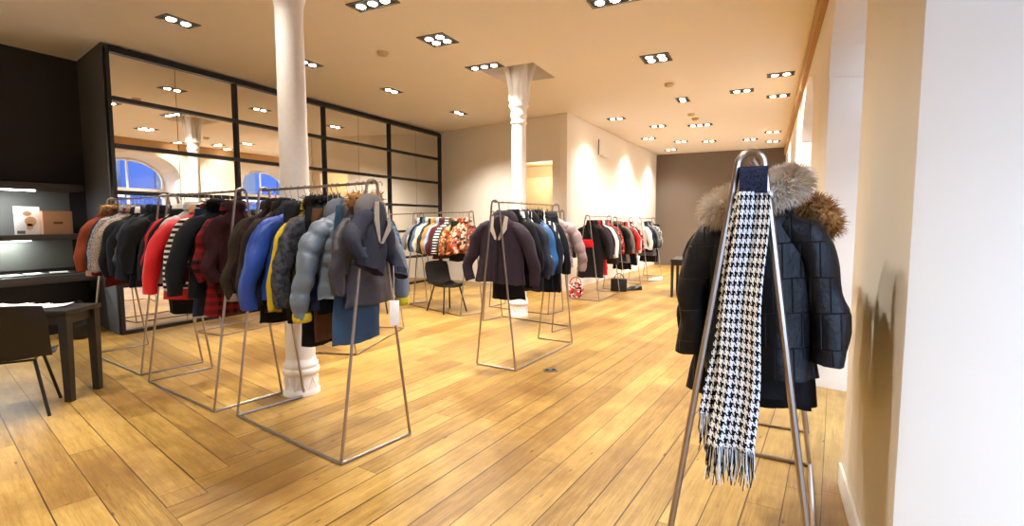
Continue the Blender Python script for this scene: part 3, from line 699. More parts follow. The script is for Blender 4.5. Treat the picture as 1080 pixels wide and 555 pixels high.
HANG = None
def hanger_mesh(wd):
    b = MB(); r = 0.018; zc = -0.004
    pts = [(0, r * cos(a), zc + r * sin(a)) for a in [math.radians(x) for x in range(-30, 181, 21)]]
    pts = [(0, y, z) for _, y, z in pts]
    pts += [(0, -0.010, -0.032), (0, 0, -0.05), (0, 0, -0.13)]
    b.tube(pts, 0.0026, 6)
    b.tube([(-wd, 0, -0.24), (-wd * 0.5, 0, -0.175), (0, 0, -0.13), (wd * 0.5, 0, -0.175), (wd, 0, -0.24)], 0.0045, 6)
    b.tube([(-wd, 0, -0.241), (wd, 0, -0.241)], 0.003, 6)
    return b.mesh('hanger', M['steel'])
HM = {w: hanger_mesh(w) for w in (0.11, 0.15)}
SEED = [0]
def garment(name, cat, desc, place, pos, rz, c, L=0.72, W=0.215, D=0.05, SL=0.56, kind='woven', c2=None, c3=None, puff=False, flare=0.015, collar='stand',
            fur=None, zipc=None, cuff=None, swing=0.0, tilt=0.0, group=None, mat=None, spread=1.0, hang=True, hem=None, cc=None, lapel=None, drop=0.045):
    SEED[0] += 1; sd = SEED[0]; rr = random.Random(sd * 31)
    m = mat or fabric(c, kind, c2, c3)
    t = thing(name, desc + ' ' + place, cat, (pos[0], pos[1], pos[2] - drop), rz, group); t.rotation_euler = (0, tilt, rz)
    bm = body_mesh(sd, L, W, D, puff, flare, SL > 0 or collar != 'none')
    body = bm.build('body' if SL > 0 else 'panel', m, t, angle=80)
    if hem:
        b = MB(); b.loft([ring(-L + 0.075, (W * 1.02 + flare) * 1.035, D * 1.2, 32), ring(-L + 0.02, (W * 1.02 + flare) * 1.05, D * 1.25, 32), ring(-L - 0.006, (W * 1.02 + flare) * 1.03, D * 1.2, 32)], caps=False)
        b.build('hem_band', fabric(hem), t, angle=80)
    if SL > 0:
        for s in (-1, 1):
            sb, end = sleeve_mesh(s, sd, W, D, SL, puff, swing, spread); so = sb.build('sleeve', m, t, angle=80)
            if cuff:
                b = MB(); b.loft([[end + Vector((0.052 * cos(2 * PI * k / 14), min(0.052, D) * sin(2 * PI * k / 14), dz)) * sc for k in range(14)] if False else [end + Vector((0.056 * sc * cos(2 * PI * k / 14), min(0.056, D * 1.1) * sc * sin(2 * PI * k / 14), dz)) for k in range(14)] for dz, sc in ((0.05, 0.98), (0.02, 1.05), (-0.006, 1.0), (-0.01, 0.8))]); b.build('cuff', fabric(cuff), so, angle=80)
    cm = fabric(cc) if cc else m
    if collar == 'stand':
        b = MB(); rs = [ring(-0.10, 0.085, D * 0.85, 20), ring(-0.07, 0.078, D * 0.9, 20), ring(-0.035, 0.072, D * 0.85, 20), ring(-0.032, 0.062, D * 0.72, 20), ring(-0.08, 0.058, D * 0.6, 20)]
        b.loft([[p + wob(p, sd, 0.006, 12) for p in r] for r in rs], caps=False); b.build('collar', cm, t, angle=80)
    elif collar == 'hood':
        b = MB(); rs = []
        for i in range(9):
            q = i / 8; z = -0.035 - 0.24 * q; w = 0.075 + 0.075 * sin(q * PI) ** 0.8; d = D * (0.75 + 0.35 * sin(q * PI)); rs.append([p + wob(p, sd + 3, 0.014, 10) for p in ring(z, w, d, 22, 0, -D * 0.75)])
        b.loft(rs); b.build('hood', cm, t, angle=80)
    if fur:
        path = [Vector((0.115 * cos(a), 0.3 * D - 0.9 * D * sin(a) * 0.6, -0.075 - 0.05 * sin(a) + 0.02 * cos(2 * a))) for a in [2 * PI * k / 18 for k in range(19)]]
        fur_ring(path, 0.032, 420, 0.04, rr, 0.003).build('fur_trim', fabric(fur[0], 'fur', fur[1]), t, angle=80)
    if zipc:
        b = MB(); vs = []; n = 14
        for i in range(n + 1):
            z = -0.12 - (L - 0.14) * i / n; v = Vector((0, D * 1.12, z)); w = 0.011
            vs += [(-w, v.y + 0.012, z), (w, v.y + 0.012, z), (w, v.y - 0.03, z), (-w, v.y - 0.03, z)]
        b.loft([vs[4 * i:4 * i + 4] for i in range(n + 1)]); b.build('zip', fabric(zipc), t, smooth=False)
    if lapel:
        for s in (-1, 1):
            b = MB(); b.loft([[Vector((s * x0, y0, z0)) for x0, y0, z0 in sec] for sec in (((0.06, D * 0.9, -0.09), (0.09, D * 0.75, -0.10), (0.09, D * 0.6, -0.10)), ((0.05, D * 1.2, -0.2), (0.10, D * 1.18, -0.22), (0.09, D * 0.9, -0.22)), ((0.0, D * 1.27, -0.34), (0.03, D * 1.26, -0.33), (0.02, D, -0.33)))]); b.build('lapel', fabric(lapel), t)
    if hang:
        h = bpy.data.objects.new('hanger', HM[0.15 if W > 0.19 else 0.11]); COL.objects.link(h); h.location = pos; h.rotation_euler = (0, tilt, rz)
        tag(h, 'hanger of ' + desc + ' ' + place, 'hanger', 'wire hangers on the racks')
    return t

def fill(key, place, items, s0=0.05, s1=None, dmax=0.075, group=None, base=0.0):
    p0, p1, z, a = RACKS[key]; L = (p1 - p0).length; n = len(items)
    s1 = L - 0.05 if s1 is None else s1
    tot = sum(it[3].get('t', 1.0) if len(it) > 3 else 1.0 for it in items)
    unit = (s1 - s0) / tot; s = s0
    for it in items:
        name, desc, c = it[:3]; kw = dict(it[3]) if len(it) > 3 else {}
        w = kw.pop('t', 1.0) * unit; sc = s + w / 2; s += w
        pos = p0 + (p1 - p0) * (sc / L)
        rr = random.Random(hash_str(desc + key))
        kw.setdefault('D', min(dmax, w * 0.50)); kw.setdefault('SL', 0.56 + rr.uniform(-0.06, 0.05)); kw.setdefault('L', 0.74 + rr.uniform(-0.07, 0.10))
        cat = kw.pop('cat', {'coat': 'coat', 'jacket': 'jacket'}.get(name.split('_')[-1], name.split('_')[-1]))
        jit = kw.pop('yaw', rr.uniform(-0.16, 0.16)); kw.setdefault('tilt', rr.uniform(-0.05, 0.05)); kw.setdefault('W', 0.212 + rr.uniform(-0.022, 0.022)); kw.setdefault('drop', 0.045 + rr.uniform(-0.01, 0.02))
        garment(name, cat, desc, place, (pos.x, pos.y, z + 0.0), a - PI / 2 + base + jit, c, group=group, **kw)
def hash_str(s):
    h = 7
    for ch in s: h = (h * 131 + ord(ch)) % 1000003
    return h
BLK, NAVY, RED, WHT = (13, 12, 14), (19, 22, 40), (196, 30, 34), (226, 222, 216)

fill('C', 'on the rack nearest the dark shelves', [
    ('hooded_jacket', 'rust jacket with tan fur hood', (140, 62, 32), dict(collar='hood', fur=((196, 160, 104), (150, 108, 60)), t=1.2)),
    ('jacket', 'small navy jacket beside the rust one', NAVY, dict(fur=((170, 130, 80), (110, 76, 44)), cuff=(190, 140, 110))),
    ('coat', 'burgundy coat with white collar', (96, 28, 30), dict(L=0.88, cc=(220, 216, 212), fur=((120, 84, 50), (90, 60, 36)))),
    ('shirt', 'grey and white speckled shirt', (96, 92, 96), dict(kind='tweed', c2=(190, 186, 184), L=0.66)),
    ('jacket', 'maroon jacket between speckled tops', (88, 30, 34), dict()),
    ('cardigan', 'beige speckled cardigan', (176, 158, 142), dict(kind='tweed', c2=(110, 92, 84), L=0.70)),
    ('jacket', 'black jacket with pale grey trim', BLK, dict(hem=(120, 118, 118))),
    ('coat', 'black coat with white collar', (18, 19, 24), dict(cc=WHT, L=0.8, t=1.2)),
    ('padded_jacket', 'dark navy padded jacket', NAVY, dict(puff=True, kind='nylon', t=1.2)),
    ('coat', 'long blue-black coat', (20, 22, 34), dict(L=0.86, t=1.2)),
    ('jacket', 'plain black jacket at the end', (16, 16, 20), dict(t=1.1)),
], group='clothes on the rack nearest the shelves', dmax=0.07)
fill('B', 'on the middle rack of three', [
    ('jacket', 'black jacket first from shelves end', (22, 24, 34), dict(L=0.78)),
    ('jacket', 'red jacket with white edging', RED, dict(cc=WHT, hem=(200, 196, 192), t=1.1)),
    ('jacket', 'white-edged black jacket', BLK, dict(cc=WHT, hem=(196, 192, 188))),
    ('trousers', 'long black trousers', (18, 17, 20), dict(SL=0, L=1.02, collar='none', W=0.2)),
    ('cardigan', 'pale grey cardigan', (186, 184, 184), dict(L=0.62)),
    ('padded_jacket', 'bright red padded jacket', (206, 24, 30), dict(L=0.86, t=2.0, W=0.25, SL=0.62, kind='nylon', spread=1.4, cc=(190, 150, 110))),
    ('striped_top', 'black and white striped top', (24, 24, 26), dict(kind='stripe', c2=(224, 222, 220), L=0.76, t=0.9, W=0.185)),
    ('coat', 'burgundy coat beside stripes', (76, 22, 36), dict(L=0.70, W=0.18, spread=0.8)),
    ('trousers', 'dark navy denim trousers', (32, 44, 66), dict(SL=0, L=0.98, collar='none', W=0.2)),
    ('coat', 'bulky black coat with fluffy collar', (16, 18, 24), dict(L=0.82, t=2.4, W=0.25, SL=0.62, fur=((24, 24, 30), (14, 14, 18)), spread=1.3)),
    ('shirt', 'red and black plaid shirt', (138, 20, 26), dict(kind='plaid', c2=(24, 14, 16), L=0.94, W=0.17, SL=0.48, spread=0.7)),
    ('coat', 'dark maroon coat', (52, 20, 26), dict(L=0.76, t=1.0, W=0.175, SL=0.5, spread=0.7)),
], group='clothes on the middle rack', dmax=0.085)
fill('A', 'on the nearest rack before the column', [
    ('coat', 'olive-brown wool coat', (54, 46, 34), dict(L=0.76, t=1.25, cuff=(150, 140, 128), SL=0.60)),
    ('coat', 'dark maroon checked coat', (50, 22, 26), dict(L=0.80, kind='plaid', c2=(24, 16, 18))),
    ('coat', 'long dark brown coat', (46, 38, 30), dict(L=0.84, t=1.25, SL=0.64)),
    ('coat', 'black long coat beside brown coat', (18, 17, 18), dict(L=0.94, t=1.1)),
    ('jacket', 'navy jacket with high collar', (28, 30, 46), dict(L=0.84)),
    ('padded_jacket', 'cobalt blue padded jacket', (34, 72, 164), dict(L=0.74, t=1.8, W=0.245, kind='nylon', collar='hood', SL=0.62, spread=1.35, cc=(26, 30, 44))),
    ('skirt', 'dark navy skirt', (24, 24, 34), dict(SL=0, L=0.92, collar='none', W=0.2)),
    ('jacket', 'mustard yellow jacket with beige hem', (206, 178, 34), dict(L=0.72, hem=(168, 138, 92), t=0.9, W=0.215)),
    ('coat', 'taupe coat beside yellow jacket', (116, 96, 72), dict(L=0.70, t=0.8, W=0.18, spread=0.7)),
    ('padded_jacket', 'dark speckled puffer with black fur', (44, 46, 54), dict(kind='camo', c2=(78, 82, 92), puff=True, L=0.74, t=1.5, fur=((26, 24, 24), (40, 36, 34)), SL=0.58, spread=1.2)),
    ('trousers', 'black tailored trousers', (16, 16, 20), dict(SL=0, L=1.02, collar='none', W=0.2, t=0.8)),
    ('skirt', 'brown corduroy skirt', (92, 62, 38), dict(SL=0, L=0.98, collar='none', W=0.2, t=0.8)),
    ('coat', 'navy coat beside grey puffer', (24, 28, 44), dict(L=0.78)),
    ('padded_jacket', 'grey-blue puffer with yellow cuffs', (108, 121, 136), dict(puff=True, kind='nylon', L=0.68, t=2.3, W=0.245, cuff=(222, 198, 40), collar='hood', SL=0.62, spread=1.3, cc=(96, 100, 112))),
    ('jeans', 'faded blue jeans', (58, 84, 110), dict(SL=0, L=0.98, collar='none', W=0.2, t=0.8, kind='denim')),
    ('padded_jacket', 'charcoal puffer with tan fur pompom', (62, 58, 64), dict(puff=True, kind='nylon', L=0.74, t=1.1, W=0.18, spread=0.8, collar='hood', SL=0.46, yaw=0.1, fur=((196, 150, 92), (150, 100, 54)))),
], group='clothes on the nearest rack', dmax=0.085, s1=1.27)
fill('K', 'on the angled rack behind the column', [
    ('coat', 'brown wool coat', (88, 60, 36), dict(L=0.86)), ('jacket', 'grey zipped jacket', (92, 90, 94), dict()), ('jeans', 'light blue jeans', (98, 130, 156), dict(SL=0, collar='none', L=0.98, kind='denim', W=0.2)),
    ('jacket', 'mustard jacket', (196, 150, 40), dict(L=0.76)), ('coat', 'black wool coat', BLK, dict(L=0.84)), ('shirt', 'teal checked shirt', (60, 92, 110), dict(kind='plaid', c2=(30, 44, 60), L=0.8)), ('coat', 'dark navy coat', NAVY, dict(L=0.8)),
], group='clothes on the angled rack', s0=0.15, dmax=0.06)
fill('L', 'on the rack along the mirrors', [
    ('shirt', 'red and black checked shirt', (170, 26, 30), dict(kind='plaid', c2=(24, 14, 16), L=0.84)), ('coat', 'brown tweed coat', (96, 64, 44), dict(L=0.9, kind='tweed', c2=(60, 40, 30))), ('jacket', 'black bomber jacket', BLK), ('jacket', 'dark green jacket', (36, 52, 44)), ('coat', 'grey wool coat', (94, 92, 94), dict(L=0.86)), ('dress', 'wine red dress', (98, 22, 34), dict(L=0.96)), ('jacket', 'navy blazer', NAVY),
], group='clothes on the rack along the mirrors', s0=0.15, dmax=0.06)
fill('M', 'on the rack before the far column', [
    ('coat', 'large plum coat with cream lining', (50, 38, 46), dict(L=0.78, W=0.25, t=1.9, collar='hood', SL=0.60, spread=1.5, zipc=(34, 26, 32), lapel=(196, 180, 160), yaw=PI + 0.12)),
    ('trousers', 'black trousers behind plum coat', (20, 18, 20), dict(SL=0, L=0.96, collar='none', W=0.2)),
    ('coat', 'black wool coat with stand collar', BLK, dict(L=0.86, t=1.1)),
    ('jacket', 'navy jacket with white edges', NAVY, dict(cc=WHT, hem=(200, 200, 200))),
    ('coat', 'dark grey long coat', (52, 54, 60), dict(L=0.9)),
    ('jacket', 'black and white striped jacket', BLK, dict(kind='vstripe', c2=(220, 220, 220))),
    ('hooded_jacket', 'bright blue jacket with black fur', (40, 94, 150), dict(L=0.74, t=1.5, collar='hood', cc=(18, 18, 22), fur=((22, 22, 24), (40, 38, 38)), kind='nylon')),
    ('coat', 'blue-black plain coat', (22, 26, 40), dict(L=0.92)),
    ('jacket', 'black jacket with white stripes', (20, 20, 24), dict(kind='vstripe', c2=(232, 230, 226))),
    ('coat', 'long black coat with zip', (16, 17, 22), dict(L=0.94, t=1.2)),
    ('trousers', 'dark navy trousers', (26, 32, 48), dict(SL=0, L=0.98, collar='none', W=0.2)),
    ('padded_jacket', 'dusty pink puffer jacket', (166, 142, 140), dict(puff=True, kind='nylon', L=0.70, t=1.8, W=0.27, SL=0.56, spread=1.5, cc=(60, 54, 56), yaw=0.35)),
], group='clothes on the plum coat rack', dmax=0.075)
fill('P', 'on the rack behind the plum coat', [
    ('blouse', 'white and black floral blouse', (230, 226, 222), dict(kind='floral', c2=(30, 28, 30), c3=(220, 120, 90), L=0.72)),
    ('coat', 'grey long coat', (100, 98, 98), dict(L=0.9)), ('coat', 'black short coat', BLK), ('jacket', 'cream jacket', (214, 204, 188)), ('coat', 'brown coat', (84, 62, 46)), ('jacket', 'dark blue jacket', (32, 42, 70)),
    ('blouse', 'pale floral blouse', (226, 220, 214), dict(kind='floral', c2=(40, 38, 40), c3=(206, 130, 110), L=0.74, t=1.4)),
], group='clothes on the rack behind the plum coat', s0=0.3, dmax=0.06)
fill('N', 'on the rack by the back wall', [
    ('jacket', 'small grey jacket', (128, 126, 128), dict(L=0.56, SL=0.42, W=0.18)), ('shirt', 'small white shirt', WHT, dict(L=0.54, SL=0.4, W=0.18)), ('jacket', 'small black jacket', BLK, dict(L=0.6, SL=0.45, W=0.19, t=1.2)),
    ('denim_jacket', 'small blue denim jacket', (78, 100, 128), dict(kind='denim', L=0.58, SL=0.44, W=0.19)), ('shirt', 'cream shirt', (222, 212, 190), dict(L=0.6, SL=0.44, W=0.19)), ('jacket', 'small charcoal jacket', (50, 48, 50), dict(L=0.64, SL=0.45, W=0.19)),
    ('cardigan', 'ochre cardigan', (204, 150, 70), dict(L=0.6, SL=0.45, W=0.19)), ('jacket', 'tan jacket', (176, 136, 92), dict(L=0.58, SL=0.45, W=0.19)), ('shirt', 'pale blue shirt', (150, 172, 192), dict(L=0.56, SL=0.44, W=0.18)),
    ('coat', 'maroon small coat', (88, 30, 40), dict(L=0.72, SL=0.46, W=0.19)), ('jacket', 'deep brown jacket', (70, 46, 34), dict(L=0.66, SL=0.46, W=0.19)), ('striped_top', 'black and white barred top', (26, 24, 26), dict(kind='stripe', c2=WHT, L=0.62, SL=0.45, W=0.19, t=1.2)),
    ('jacket', 'dark olive jacket', (62, 58, 42), dict(L=0.7, SL=0.46, W=0.19)), ('blouse', 'orange floral blouse', (150, 82, 38), dict(kind='floral', c2=(196, 160, 116), c3=(84, 36, 26), L=0.6, SL=0.44, W=0.2, t=1.3)),
    ('trousers', 'small black trousers', BLK, dict(SL=0, L=0.74, collar='none', W=0.17)), ('blouse', 'rust floral blouse', (150, 66, 34), dict(kind='floral', c2=(214, 150, 90), c3=(90, 30, 24), L=0.6, SL=0.44, W=0.2, t=1.3)), ('jacket', 'tan and red jacket', (176, 70, 50), dict(L=0.54, SL=0.42, W=0.19, kind='floral', c2=(210, 180, 150), c3=(60, 40, 36), t=1.2)),
], group='small clothes on the back wall rack', dmax=0.05)
fill('Q1', 'on the first rack along the side wall', [
    ('coat', 'longest black coat', (24, 20, 22), dict(L=1.12, W=0.24, t=2.0, SL=0.58, spread=1.2, flare=0.03, yaw=0.0)),
    ('coat', 'dark plum coat', (56, 36, 42), dict(L=0.8)), ('dress', 'red trouser-length dress', (190, 30, 30), dict(L=1.1)), ('coat', 'black narrow coat', BLK, dict(L=1.0)), ('shirt', 'crisp white shirt', (236, 234, 230), dict(L=0.62, t=1.2)),
    ('coat', 'grey-brown coat', (96, 82, 76), dict(L=0.8)), ('blouse', 'red patterned blouse', (170, 40, 36), dict(kind='floral', c2=(60, 24, 24), c3=(214, 120, 110), L=0.7)), ('coat', 'dark brown coat', (60, 46, 38), dict(L=0.95)),
], group='clothes on the first side wall rack', dmax=0.08)
fill('Q2', 'on the second rack along the side wall', [
    ('coat', 'black coat with tan scarf', (30, 26, 24), dict(L=0.9, cc=(150, 110, 80))), ('coat', 'taupe coat', (122, 106, 92), dict(L=0.95)), ('blouse', 'dark red blouse', (150, 34, 34), dict(L=0.7)), ('dress', 'black long dress', BLK, dict(L=1.1)),
    ('jacket', 'scarlet red jacket', (216, 44, 36), dict(L=0.76, t=1.4)), ('shirt', 'white loose shirt', (232, 230, 228), dict(L=0.66)), ('coat', 'black tall coat', (22, 20, 22), dict(L=1.05)), ('blouse', 'red floral blouse', (190, 50, 46), dict(kind='floral', c2=(70, 26, 28), c3=(226, 190, 180), L=0.68, t=1.2)),
], group='clothes on the second side wall rack', dmax=0.07)
fill('Q3', 'on the third rack along the side wall', [
    ('jacket', 'white jacket', (224, 220, 214), dict(L=0.7)), ('coat', 'navy coat', NAVY, dict(L=0.8, t=1.3)), ('jacket', 'black jacket', BLK, dict(L=0.8)), ('coat', 'grey tweed coat', (120, 118, 118), dict(kind='tweed', c2=(70, 70, 72), L=0.9)), ('dress', 'black straight dress', (20, 18, 20), dict(L=1.08)),
    ('jacket', 'grey and white checked jacket', (150, 150, 152), dict(kind='plaid', c2=(60, 60, 64), L=0.7)), ('coat', 'black coat with white stripes', (26, 25, 28), dict(kind='vstripe', c2=(200, 200, 200), L=0.78, t=1.3)), ('trousers', 'black wide trousers', BLK, dict(SL=0, L=1.1, collar='none')),
], group='clothes on the third side wall rack', dmax=0.07)

# denim jacket with grey cowl draped over the outer end of the nearest rack
p0, p1, z, a = RACKS['A']; e = p1 + (p1 - p0).normalized() * 0.075
dj = garment('denim_jacket', 'jacket', 'dark denim jacket with grey cowl lining', 'hung outside the nearest rack end', (e.x, e.y, z - 0.01), a - PI / 2 + 0.35, (40, 42, 56), L=0.50, W=0.15, D=0.05, SL=0.30, kind='denim', collar='hood', cc=(96, 92, 92), lapel=(150, 140, 130), spread=1.3, tilt=-0.32, group='clothes on the nearest rack', swing=0.05)
b = MB(); b.span((-0.03, -0.002, -0.16), (0.03, 0.002, 0.0), 0.001); b.tube([(0, 0, 0), (0, 0, 0.22)], 0.0015, 5)
pt = b.build('price_tag', M['paper'], dj, (e.x + 0.08, e.y + 0.02, 1.0), 0.5); pt.matrix_parent_inverse = dj.matrix_basis.inverted()

# big fur-hooded coats on the near right rack
p0, p1, z, a = RACKS['R']
def rpos(s): q = p0 + (p1 - p0).normalized() * s; return (q.x, q.y, z)
def big_fur(t, path, r, n, ln, c, c2, seed, wid=0.0035):
    rr = random.Random(seed); fur_ring([Vector(p) for p in path], r, n, ln, rr, wid).build('fur_trim', fabric(c, 'fur', c2), t, angle=80)
t = garment('quilted_coat', 'coat', 'black quilted coat with cream fur hood', 'at the front of the scarf rack', rpos(0.19), a - PI / 2 + PI, BLK, L=0.77, W=0.19, D=0.085, SL=0.53, mat=M['quilt'], collar='none', spread=0.62, flare=0.0, tilt=0.06, group='coats on the scarf rack')
# slumped hood (navy printed lining) inside the fur rim; local -X is picture right here
lin_m = fabric((28, 34, 62), 'floral', (20, 24, 44), (120, 124, 140))
path = [(0.138 * cos(q), 0.045 + 0.06 * sin(q) , -0.075 - 0.04 * cos(q) - 0.02 * sin(q)) for q in [2 * PI * k / 22 for k in range(23)]]
b = MB(); ctr = Vector((0.03, 0.03, -0.20)); rings = []
for k in (1.0, 0.92, 0.7, 0.4, 0.1): rings.append([Vector(p).lerp(ctr, 1 - k) + Vector((0, 0, -0.10 * (1 - k * k))) for p in path[:-1]])
b.loft(rings, caps=True); hd = b.build('hood', lin_m, t, angle=80)
big_fur(t, path, 0.046, 13000, 0.042, (248, 236, 216), (190, 160, 126), 5, 0.0022)
for q, (nm, ds, L_, kw) in enumerate((('coat', 'black parka with ginger fur hood', 0.90, dict(collar='hood', W=0.20, spread=0.6, SL=0.56)), ('coat', 'long black coat with flared hem', 0.98, dict(flare=0.06, W=0.20, spread=0.5, SL=0.5)), ('trousers', 'black wool trousers', 1.05, dict(SL=0, collar='none', W=0.18)), ('coat', 'black plain long coat', 1.0, dict(W=0.2, spread=0.5, SL=0.5)), ('jacket', 'black short jacket last in line', 0.8, dict(W=0.2, spread=0.5, SL=0.5)))):
    ps = rpos(0.36 + 0.17 * q)
    tt = garment(nm, nm, ds, 'behind the quilted coat on the scarf rack', ps, a - PI / 2 + 0.05 * q, (13, 12, 13), L=L_, D=0.075, W=kw.pop('W', 0.235), SL=kw.pop('SL', 0.62), group='coats on the scarf rack', kind='woven', **kw)

    if q == 0: big_fur(tt, [(0.22 + 0.05 * cos(v), 0.04 * sin(v), -0.155 - 0.055 * sin(v + 0.5)) for v in [2 * PI * k / 12 for k in range(13)]], 0.03, 2600, 0.04, (206, 150, 84), (110, 70, 36), 8, 0.0024)
# houndstooth scarf over the hoop of the near right rack
t = thing('houndstooth_scarf', 'black and white houndstooth scarf hanging from the nearest right rack hoop', 'scarf', (p0.x, p0.y, z), a - PI / 2)
def scarf(zt, zb, x0, x1, w0, w1, y0, seed, vof):
    me = bpy.data.meshes.new('panel'); n, m = 16, 70; v = []; f = []; uv = []
    for j in range(m + 1):
        q = j / m; zz = zt + (zb - zt) * q; cx = x0 + (x1 - x0) * q; w = w0 + (w1 - w0) * q
        for i in range(n + 1):
            u = i / n - 0.5; fold = 0.014 * sin(u * 9 + seed) * (0.5 + 0.5 * q) + 0.006 * sin(u * 23 + q * 4)
            dz = 0.015 * sin(q * 5 + u * 3)
            v.append((cx + u * w + 0.006 * sin(q * 9 + seed), y0 + fold + dz - 0.0 * q, zz)); uv.append((u * 0.26, zz + vof))
    for j in range(m):
        for i in range(n): k = j * (n + 1) + i; f.append((k, k + 1, k + n + 2, k + n + 1))
    nn = len(v); v += [(x, y + 0.006, z_) for x, y, z_ in v]; uv += uv
    f += [tuple(i + nn for i in reversed(q)) for q in f]
    for j in range(m):
        k = j * (n + 1); f.append((k, k + n + 1, nn + k + n + 1, nn + k)); k += n; f.append((k, nn + k, nn + k + n + 1, k + n + 1))
    for i in range(n): f.append((i, nn + i, nn + i + 1, i + 1)); k = m * (n + 1) + i; f.append((k, k + 1, nn + k + 1, nn + k))
    me.from_pydata(v, [], f); me.update(); ul = me.uv_layers.new(name='UVMap')
    for lp in me.loops: ul.data[lp.index].uv = uv[lp.vertex_index]
    me.polygons.foreach_set('use_smooth', [True] * len(me.polygons)); me.materials.append(M['hound'])
    o = bpy.data.objects.new('panel', me); COL.objects.link(o); o.parent = t
    for c_i, cc in enumerate(((18, 18, 22), (232, 230, 226))):
        b = MB(); rr = random.Random(seed * 5 + c_i)
        for i in range(34):
            u = (i + 0.5 * c_i + 0.25) / 34.5 - 0.5; x = x1 + u * w1; ln = rr.uniform(0.09, 0.14); y = y0 + 0.003 + 0.014 * sin(u * 9 + seed) + 0.015 * sin(5 + u * 3) + 0.006 * sin(u * 23 + 4)
            b.tube([(x, y, zb + 0.01), (x + rr.uniform(-0.006, 0.006), y + rr.uniform(-0.006, 0.006), zb - ln * 0.5), (x + rr.uniform(-0.014, 0.014), y + rr.uniform(-0.01, 0.01), zb - ln)], [0.0024, 0.0022, 0.0013], 5)
        b.build('fringe', fabric(cc), t)
scarf(-0.115, -1.05, 0.012, -0.03, 0.105, 0.165, -0.035, 1.0, 3.0)
scarf(-0.115, -0.95, 0.01, -0.07, 0.12, 0.14, 0.0, 2.3, 3.01)
me_b = MB()  # part of the scarf that goes up over the rail
me_b.loft([[Vector((0.012 + 0.045 * k, y, zz)) for k in (-1, -0.5, 0, 0.5, 1)] + [Vector((0.012 + 0.045 * k, y + 0.006, zz)) for k in (1, 0.5, 0, -0.5, -1)] for y, zz in ((-0.03, -0.12), (-0.035, -0.06), (-0.022, -0.028), (0.0, -0.024), (0.02, -0.03), (0.02, -0.1))])
me_b.build('top_fold', fabric((40, 44, 70), 'tweed', (24, 26, 40)), t, angle=80)

# ------------------------------------------------------------------ small things on the floor
t = thing('floor_socket', 'small grey metal socket plate set in the floor planks', 'floor socket', (-1.9, 4.68, 0.0), 0.5)
b = MB(); b.span((-0.07, -0.05, 0.0005), (0.07, 0.05, 0.008), 0.002); b.build('plate', M['steel_d'], t)
for s in (-1, 1):
    b = MB(); b.lathe([(0, 0.0085), (0.022, 0.0085), (0.024, 0.012), (0.018, 0.014), (0, 0.012)], (s * 0.033, 0, 0), 16); b.build('socket_cap', M['black'], t)
t = thing('handbag', 'round patterned red and white bag on the floor by first side wall rack', 'bag', (-3.27, 9.30, 0.0), 0.5)
b = MB(); b.lathe([(0.0, -0.05), (0.10, -0.055), (0.15, -0.045), (0.165, 0.0), (0.15, 0.045), (0.10, 0.055), (0.0, 0.05)], n=28)
b.v = [(x, zz, y + 0.166) for x, y, zz in b.v]; b.build('pouch', fabric((214, 60, 50), 'floral', (236, 226, 220), (40, 36, 40)), t)
b = MB(); b.tube([(0.11 * cos(q), 0, 0.29 + 0.13 * sin(q)) for q in [PI * k / 12 for k in range(13)]], 0.009, 7); b.build('handle', fabric((200, 40, 36)), t)
def shoe(x, y, rz, c, label, group):
    t = thing('shoe', label, 'shoe', (x, y, 0), rz, group)
    rings = []
    for i in range(13):
        q = i / 12; yy = -0.12 + 0.26 * q; w = 0.036 + 0.012 * sin(q * PI * 1.1) - 0.012 * max(0, q - 0.8) * 5 * 0.6; hh = 0.085 - 0.05 * min(1, max(0, (q - 0.3) / 0.45))
        rings.append([(w * cos(k * PI / 8), yy, 0.013 + (hh if 0 < k < 8 else 0) * abs(sin(k * PI / 8)) ** 0.6) for k in range(9)] + [(w * 0.5 * s, yy, 0.012) for s in (-1, 1)])
    b = MB(); b.loft(rings); b.build('upper', plain('shoe_leather_%d' % c[0], c, 0.4), t)
    b = MB(); b.loft([[( (0.04 + 0.010 * sin(q * PI * 1.1)) * s, -0.125 + 0.27 * q, zz) for s, zz in ((-1, 0), (1, 0), (1, 0.012), (-1, 0.012))] for q in [i / 12 for i in range(13)]]); b.build('sole', M['black'], t, smooth=False)
shoe(-2.62, 10.98, 2.4, (24, 22, 24), 'black shoe on the floor before the second side wall rack', 'pair of black shoes')
shoe(-2.50, 11.08, 2.3, (24, 22, 24), 'black shoe on the floor before the second side wall rack', 'pair of black shoes')
shoe(-2.50, 13.0, 2.2, (222, 214, 204), 'pale shoe on the floor under the third side wall rack', 'pair of pale shoes')
shoe(-2.42, 13.12, 2.5, (222, 214, 204), 'pale shoe on the floor under the third side wall rack', 'pair of pale shoes')
t = thing('handbag', 'black boxy bag on the floor between first and second side wall racks', 'bag', (-2.80, 10.75, 0), 0.2)
b = MB(); b.span((-0.17, -0.08, 0.002), (0.17, 0.08, 0.27), 0.02); b.build('pouch', M['black'], t)
b = MB(); b.tube([(0.10 * cos(q), 0, 0.26 + 0.12 * sin(q)) for q in [PI * k / 12 for k in range(13)]], 0.008, 7); b.build('handle', M['black'], t)

